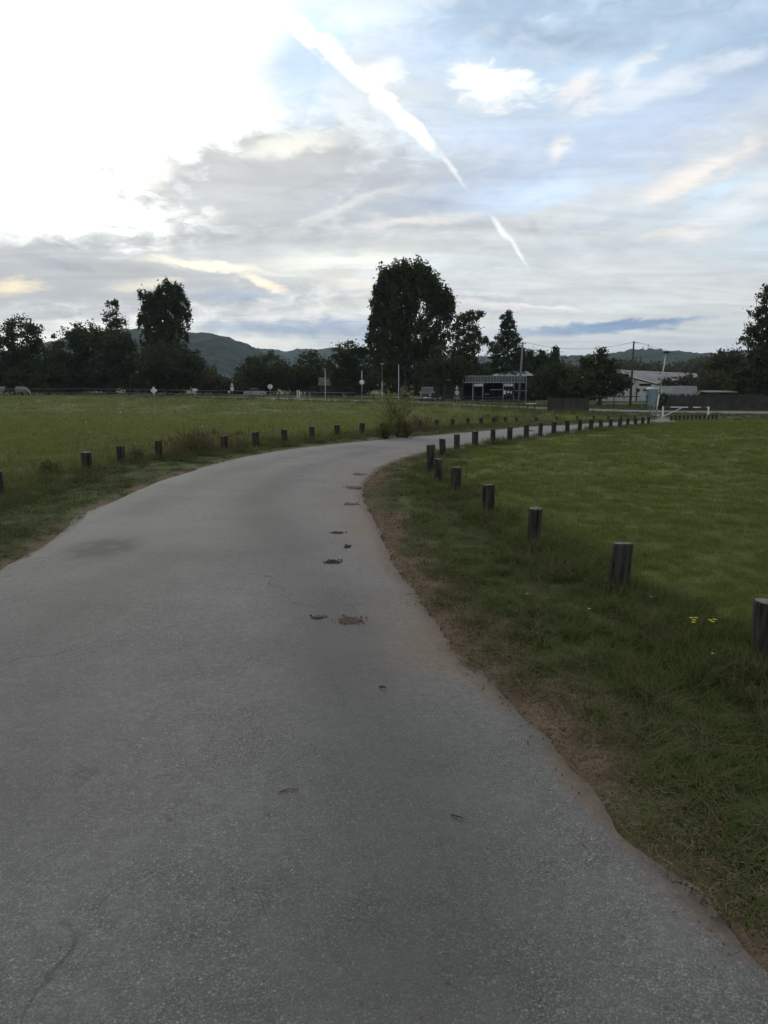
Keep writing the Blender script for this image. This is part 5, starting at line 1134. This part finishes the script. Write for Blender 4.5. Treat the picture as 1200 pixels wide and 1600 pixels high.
pile(527, 834, 22, 3, .014, 'flattened crumbs of droppings before the reddish inner edge of the bend', M_DUNG2, 5)
pile(552, 763, 26, 5, .02, 'dropping pile on the dusty inner edge at the bend', M_DUNG, 6)
pile(560, 742, 20, 3.5, .018, 'farthest dropping pile where the lane turns right', M_DUNG, 7)
pile(548, 789, 24, 3.5, .012, 'thin crumbly droppings at the bare edge before the bend', M_DUNG, 8)
p = gp(827, 672); t = pile(826, 674, 22, 2.0, .05, 'dark heap lying on the lane between two bollards on the far stretch', M_DUNG2, 9)
def twig(px, py, L_, an, mat, label, w=.006, name='twig'):
    p = gp(px, py); mb = MB(); r = random.Random(px); c, s = math.cos(an), math.sin(an); t_ = [( -L_ / 2 * c, -L_ / 2 * s, w), (r.uniform(-.01, .01), r.uniform(-.01, .01), w * 2.2), (L_ / 2 * c, L_ / 2 * s, w)]
    o = mb.tube(t_, [w, w * .8, w * .3], 6).build(name, mat, None, True); o.location = (p.x, p.y, RZ(p.x, p.y)); tag(o, label, 'twig'); return o
twig(452, 1240, .075, .25, M_STRAW, 'pale flat splinter lying alone on the near asphalt', .005)
twig(714, 1281, .05, -.5, M_BARK, 'small dark twig on the asphalt right of the pale splinter', .003)
twig(598, 1079, .035, -.3, M_BARK, 'short dark scrap on the asphalt below the largest dropping pile', .006)
twig(905, 1320, .06, 1.9, M_STRAW, 'pale straw stalk on the asphalt near the bare right edge', .0022)
twig(1045, 1358, .11, 1.9, M_STRAW, 'long pale straw stalk sticking out over the right asphalt edge', .0024)
# loose grit, bits of leaf and bark on the asphalt
r = np.random.default_rng(81)
def grit(name, mat, n, smin, smax, yr, seed, edge=0):
    r = np.random.default_rng(seed); V = []; Q = []; y = yr[0] + (yr[1] - yr[0]) * r.random(n * 3) ** 1.5; x = r.uniform(-3.6, 2.0, n * 3)
    s_ = road_sd(x, y); m = s_ > .05
    if edge: m &= (s_ < r.exponential(edge, len(s_)))
    x, y = x[m][:n], y[m][:n]; z = zf(x, y) + .018
    for i in range(len(x)):
        a = r.uniform(smin, smax); b_ = a * r.uniform(.4, .9); c = min(a, b_) * r.uniform(.2, .5); k = len(V); an = r.uniform(0, 6.28); ca, sa = math.cos(an), math.sin(an)
        V += [(x[i] + a * ca, y[i] + a * sa, z[i]), (x[i] - b_ * sa, y[i] + b_ * ca, z[i]), (x[i] - a * ca, y[i] - a * sa, z[i]), (x[i] + b_ * sa, y[i] - b_ * ca, z[i]), (x[i], y[i], z[i] + c)]
        Q += [(k, k + 1, k + 4), (k + 1, k + 2, k + 4), (k + 2, k + 3, k + 4), (k + 3, k, k + 4)]
    tag(grid_mesh(name, V, Q, mat, None, False), kind='stuff')
M_GRIT = material('grit', (.15, .145, .135), .9, .2, (.24, .23, .21), 20)
grit('grit', M_GRIT, 900, .0015, .004, (1.2, 9), 82); grit('dark_specks', M_LITTER, 380, .003, .009, (1.3, 16), 83); grit('edge_crumbs', M_LITTER, 600, .003, .010, (1.2, 16), 84, .14)
# ------------------------------------------------------------------ the yellowish sapling on the far side of the lane
def leafy(name, label, cat, base, H_, mat, stems, leaves, spread, seed, size=.03, leafmat=None):
    r = random.Random(seed); t = empty(name, base, 0, label, cat); mb = MB(); tips = []
    for k in range(stems):
        a = r.uniform(0, 6.28); q = r.uniform(.1, 1) * spread; hh = H_ * r.uniform(.45, 1); hh *= 1 - .45 * (q / spread) ** 2; e = Vector((q * math.cos(a), q * math.sin(a), hh)); m_ = Vector((e.x * .35, e.y * .35, hh * .55)); mb.tube([(0, 0, -.05), m_, e], [.012, .008, .003], 5)
        for j in range(leaves):
            f = r.uniform(.25, 1.02); p = m_.lerp(e, (f - .5) * 2) if f > .5 else Vector((0, 0, 0)).lerp(m_, f * 2); tips.append(p + Vector((r.gauss(0, .07), r.gauss(0, .07), r.gauss(0, .05))))
    mb.build('stems', mat, t, True); V, Q = clumps_to_cards(np.array([tuple(p) for p in tips]), np.full(len(tips), .05), 3, size, seed=seed); grid_mesh('foliage', V, Q, leafmat, t, False); return t
M_YLEAF = leaf_material('yellow_leaf', (.20, .21, .07), (.14, .15, .05), vscale=6, trans=.35)
p = gp(622, 684); p.y += .5; p.z = Z(p.x, p.y)
leafy('sapling', 'yellowish young sapling growing from the weeds on the far side of the bend', 'sapling', p, 1.75, M_BARK, 30, 20, .95, 91, .038, M_YLEAF)
p2 = gp(602, 686); leafy('weed_clump', 'dark green weed clump at the foot of the sapling', 'weeds', p2, .58, M_BARK, 18, 30, .36, 92, .022, M_GVERGE)
p3 = gp(636, 684); leafy('weed_clump', 'brownish weed clump right of the foot of the sapling', 'weeds', p3, .5, M_BARK, 16, 28, .4, 93, .022, M_RUST)
for i, (px, py, h_, lab) in enumerate(((300, 712, .55, 'dark weed clump inside the rusty brown grass, left side of the lane'), (775, 664, .5, 'weeds between the far bollards where the grass turns rusty'), (212, 722, .4, 'weeds right of the notched bollard on the left verge'), (75, 745, .35, 'low weeds on the left verge near the left edge'))):
    leafy('weed_clump', lab, 'weeds', gp(px, py), h_, M_BARK, 14, 26, .3, 94 + i, .018, M_GVERGE)
# ------------------------------------------------------------------ small flowers
M_YEL = material('yellow_petal', (.40, .32, .02), .6, .2); M_WPET = material('white_petal', (.42, .42, .38), .7, .2)
def flower(x, y, h, rad, mat, label, cat, group, seed, dome=False):
    r = random.Random(seed); t = empty('flower', (x, y, Z(x, y)), r.uniform(0, 6), label, cat, group); lx, ly = r.uniform(-.3, .3) * h, r.uniform(-.3, .3) * h
    MB().tube([(0, 0, 0), (lx * .4, ly * .4, h * .6), (lx, ly, h)], [.0022, .002, .0015], 5).build('stem', M_GVERGE, t)
    V = [(lx, ly, h + .004)]; Fc = []
    for k in range(8):
        a = 6.283 * k / 8; V += [(lx + rad * math.cos(a - .28), ly + rad * math.sin(a - .28), h + .002), (lx + rad * math.cos(a + .28), ly + rad * math.sin(a + .28), h + .002)]; Fc.append((0, 1 + 2 * k, 2 + 2 * k))
    mesh_obj('petals', V, Fc, mat, t); return t
def flower_plant(heads, label, seed):
    g0 = gp(heads[0][0], heads[0][1] + 62); t = empty('flowering_weed', g0, 0, label, 'wildflower'); r = random.Random(seed)
    for i, (px, py) in enumerate(heads):
        g = gp(px, py + 62); h = .225; x, y = g.x - g0.x, g.y - g0.y; MB().tube([(x * .2, y * .2, 0), (x * .8, y * .8, h * .6), (x, y, h)], [.003, .0025, .0015], 5).build('stem', M_GVERGE, t)
        V = [(x, y, h + .004)]; Fc = []; rad = .012
        for k in range(9):
            a = 6.283 * k / 9; V += [(x + rad * math.cos(a - .26), y + rad * math.sin(a - .26), h + .002), (x + rad * math.cos(a + .26), y + rad * math.sin(a + .26), h + .002)]; Fc.append((0, 1 + 2 * k, 2 + 2 * k))
        mesh_obj('flower_head', V, Fc, M_YEL, t)
flower_plant(((1076, 962), (1080, 966), (1083, 962), (1079, 970)), 'yellow wildflower with four heads in the tall grass, left one of two', 1)
flower_plant(((1105, 966), (1112, 965), (1109, 969)), 'yellow wildflower with three heads, nearer the right-edge bollard', 2)
for i, (px, py, lab) in enumerate(((827, 949, 'tiny white flower on the verge left of the chipped-topped bollard'), (914, 972, 'tiny white flower in the grass below the chipped-topped bollard'), (1016, 954, 'tiny white flower right of the chipped-topped bollard'), (684, 798, 'white flower head on the verge inside the bend'), (1114, 1044, 'white flower in the verge grass near the right-edge bollard'))):
    g = gp(px, py); flower(g.x, g.y, .09, .010, M_WPET, lab, 'flower', None, 40 + i)
r = np.random.default_rng(95); V = []; Q = []
x = r.uniform(-40, 6, 900); y = r.uniform(7, 90, 900); m = pin(x, y, MEADOW) & (np.abs(x) < y * .6) & (fnoise(x, y, .3, 49) > .1); x, y = x[m][:70], y[m][:70]
for i in range(len(x)):
    rd = .010 + .0008 * y[i] * r.random(); k = len(V); zz_ = Z(x[i], y[i]) + .16 + .1 * r.random()
    V += [(x[i] + rd * math.cos(a), y[i] + rd * math.sin(a), zz_ + .4 * rd * math.sin(a)) for a in (0, 1.57, 3.14, 4.71)]; Q.append((k, k + 1, k + 2, k + 3))
tag(grid_mesh('meadow_flowers', V, Q, M_WPET, None, False), kind='stuff')
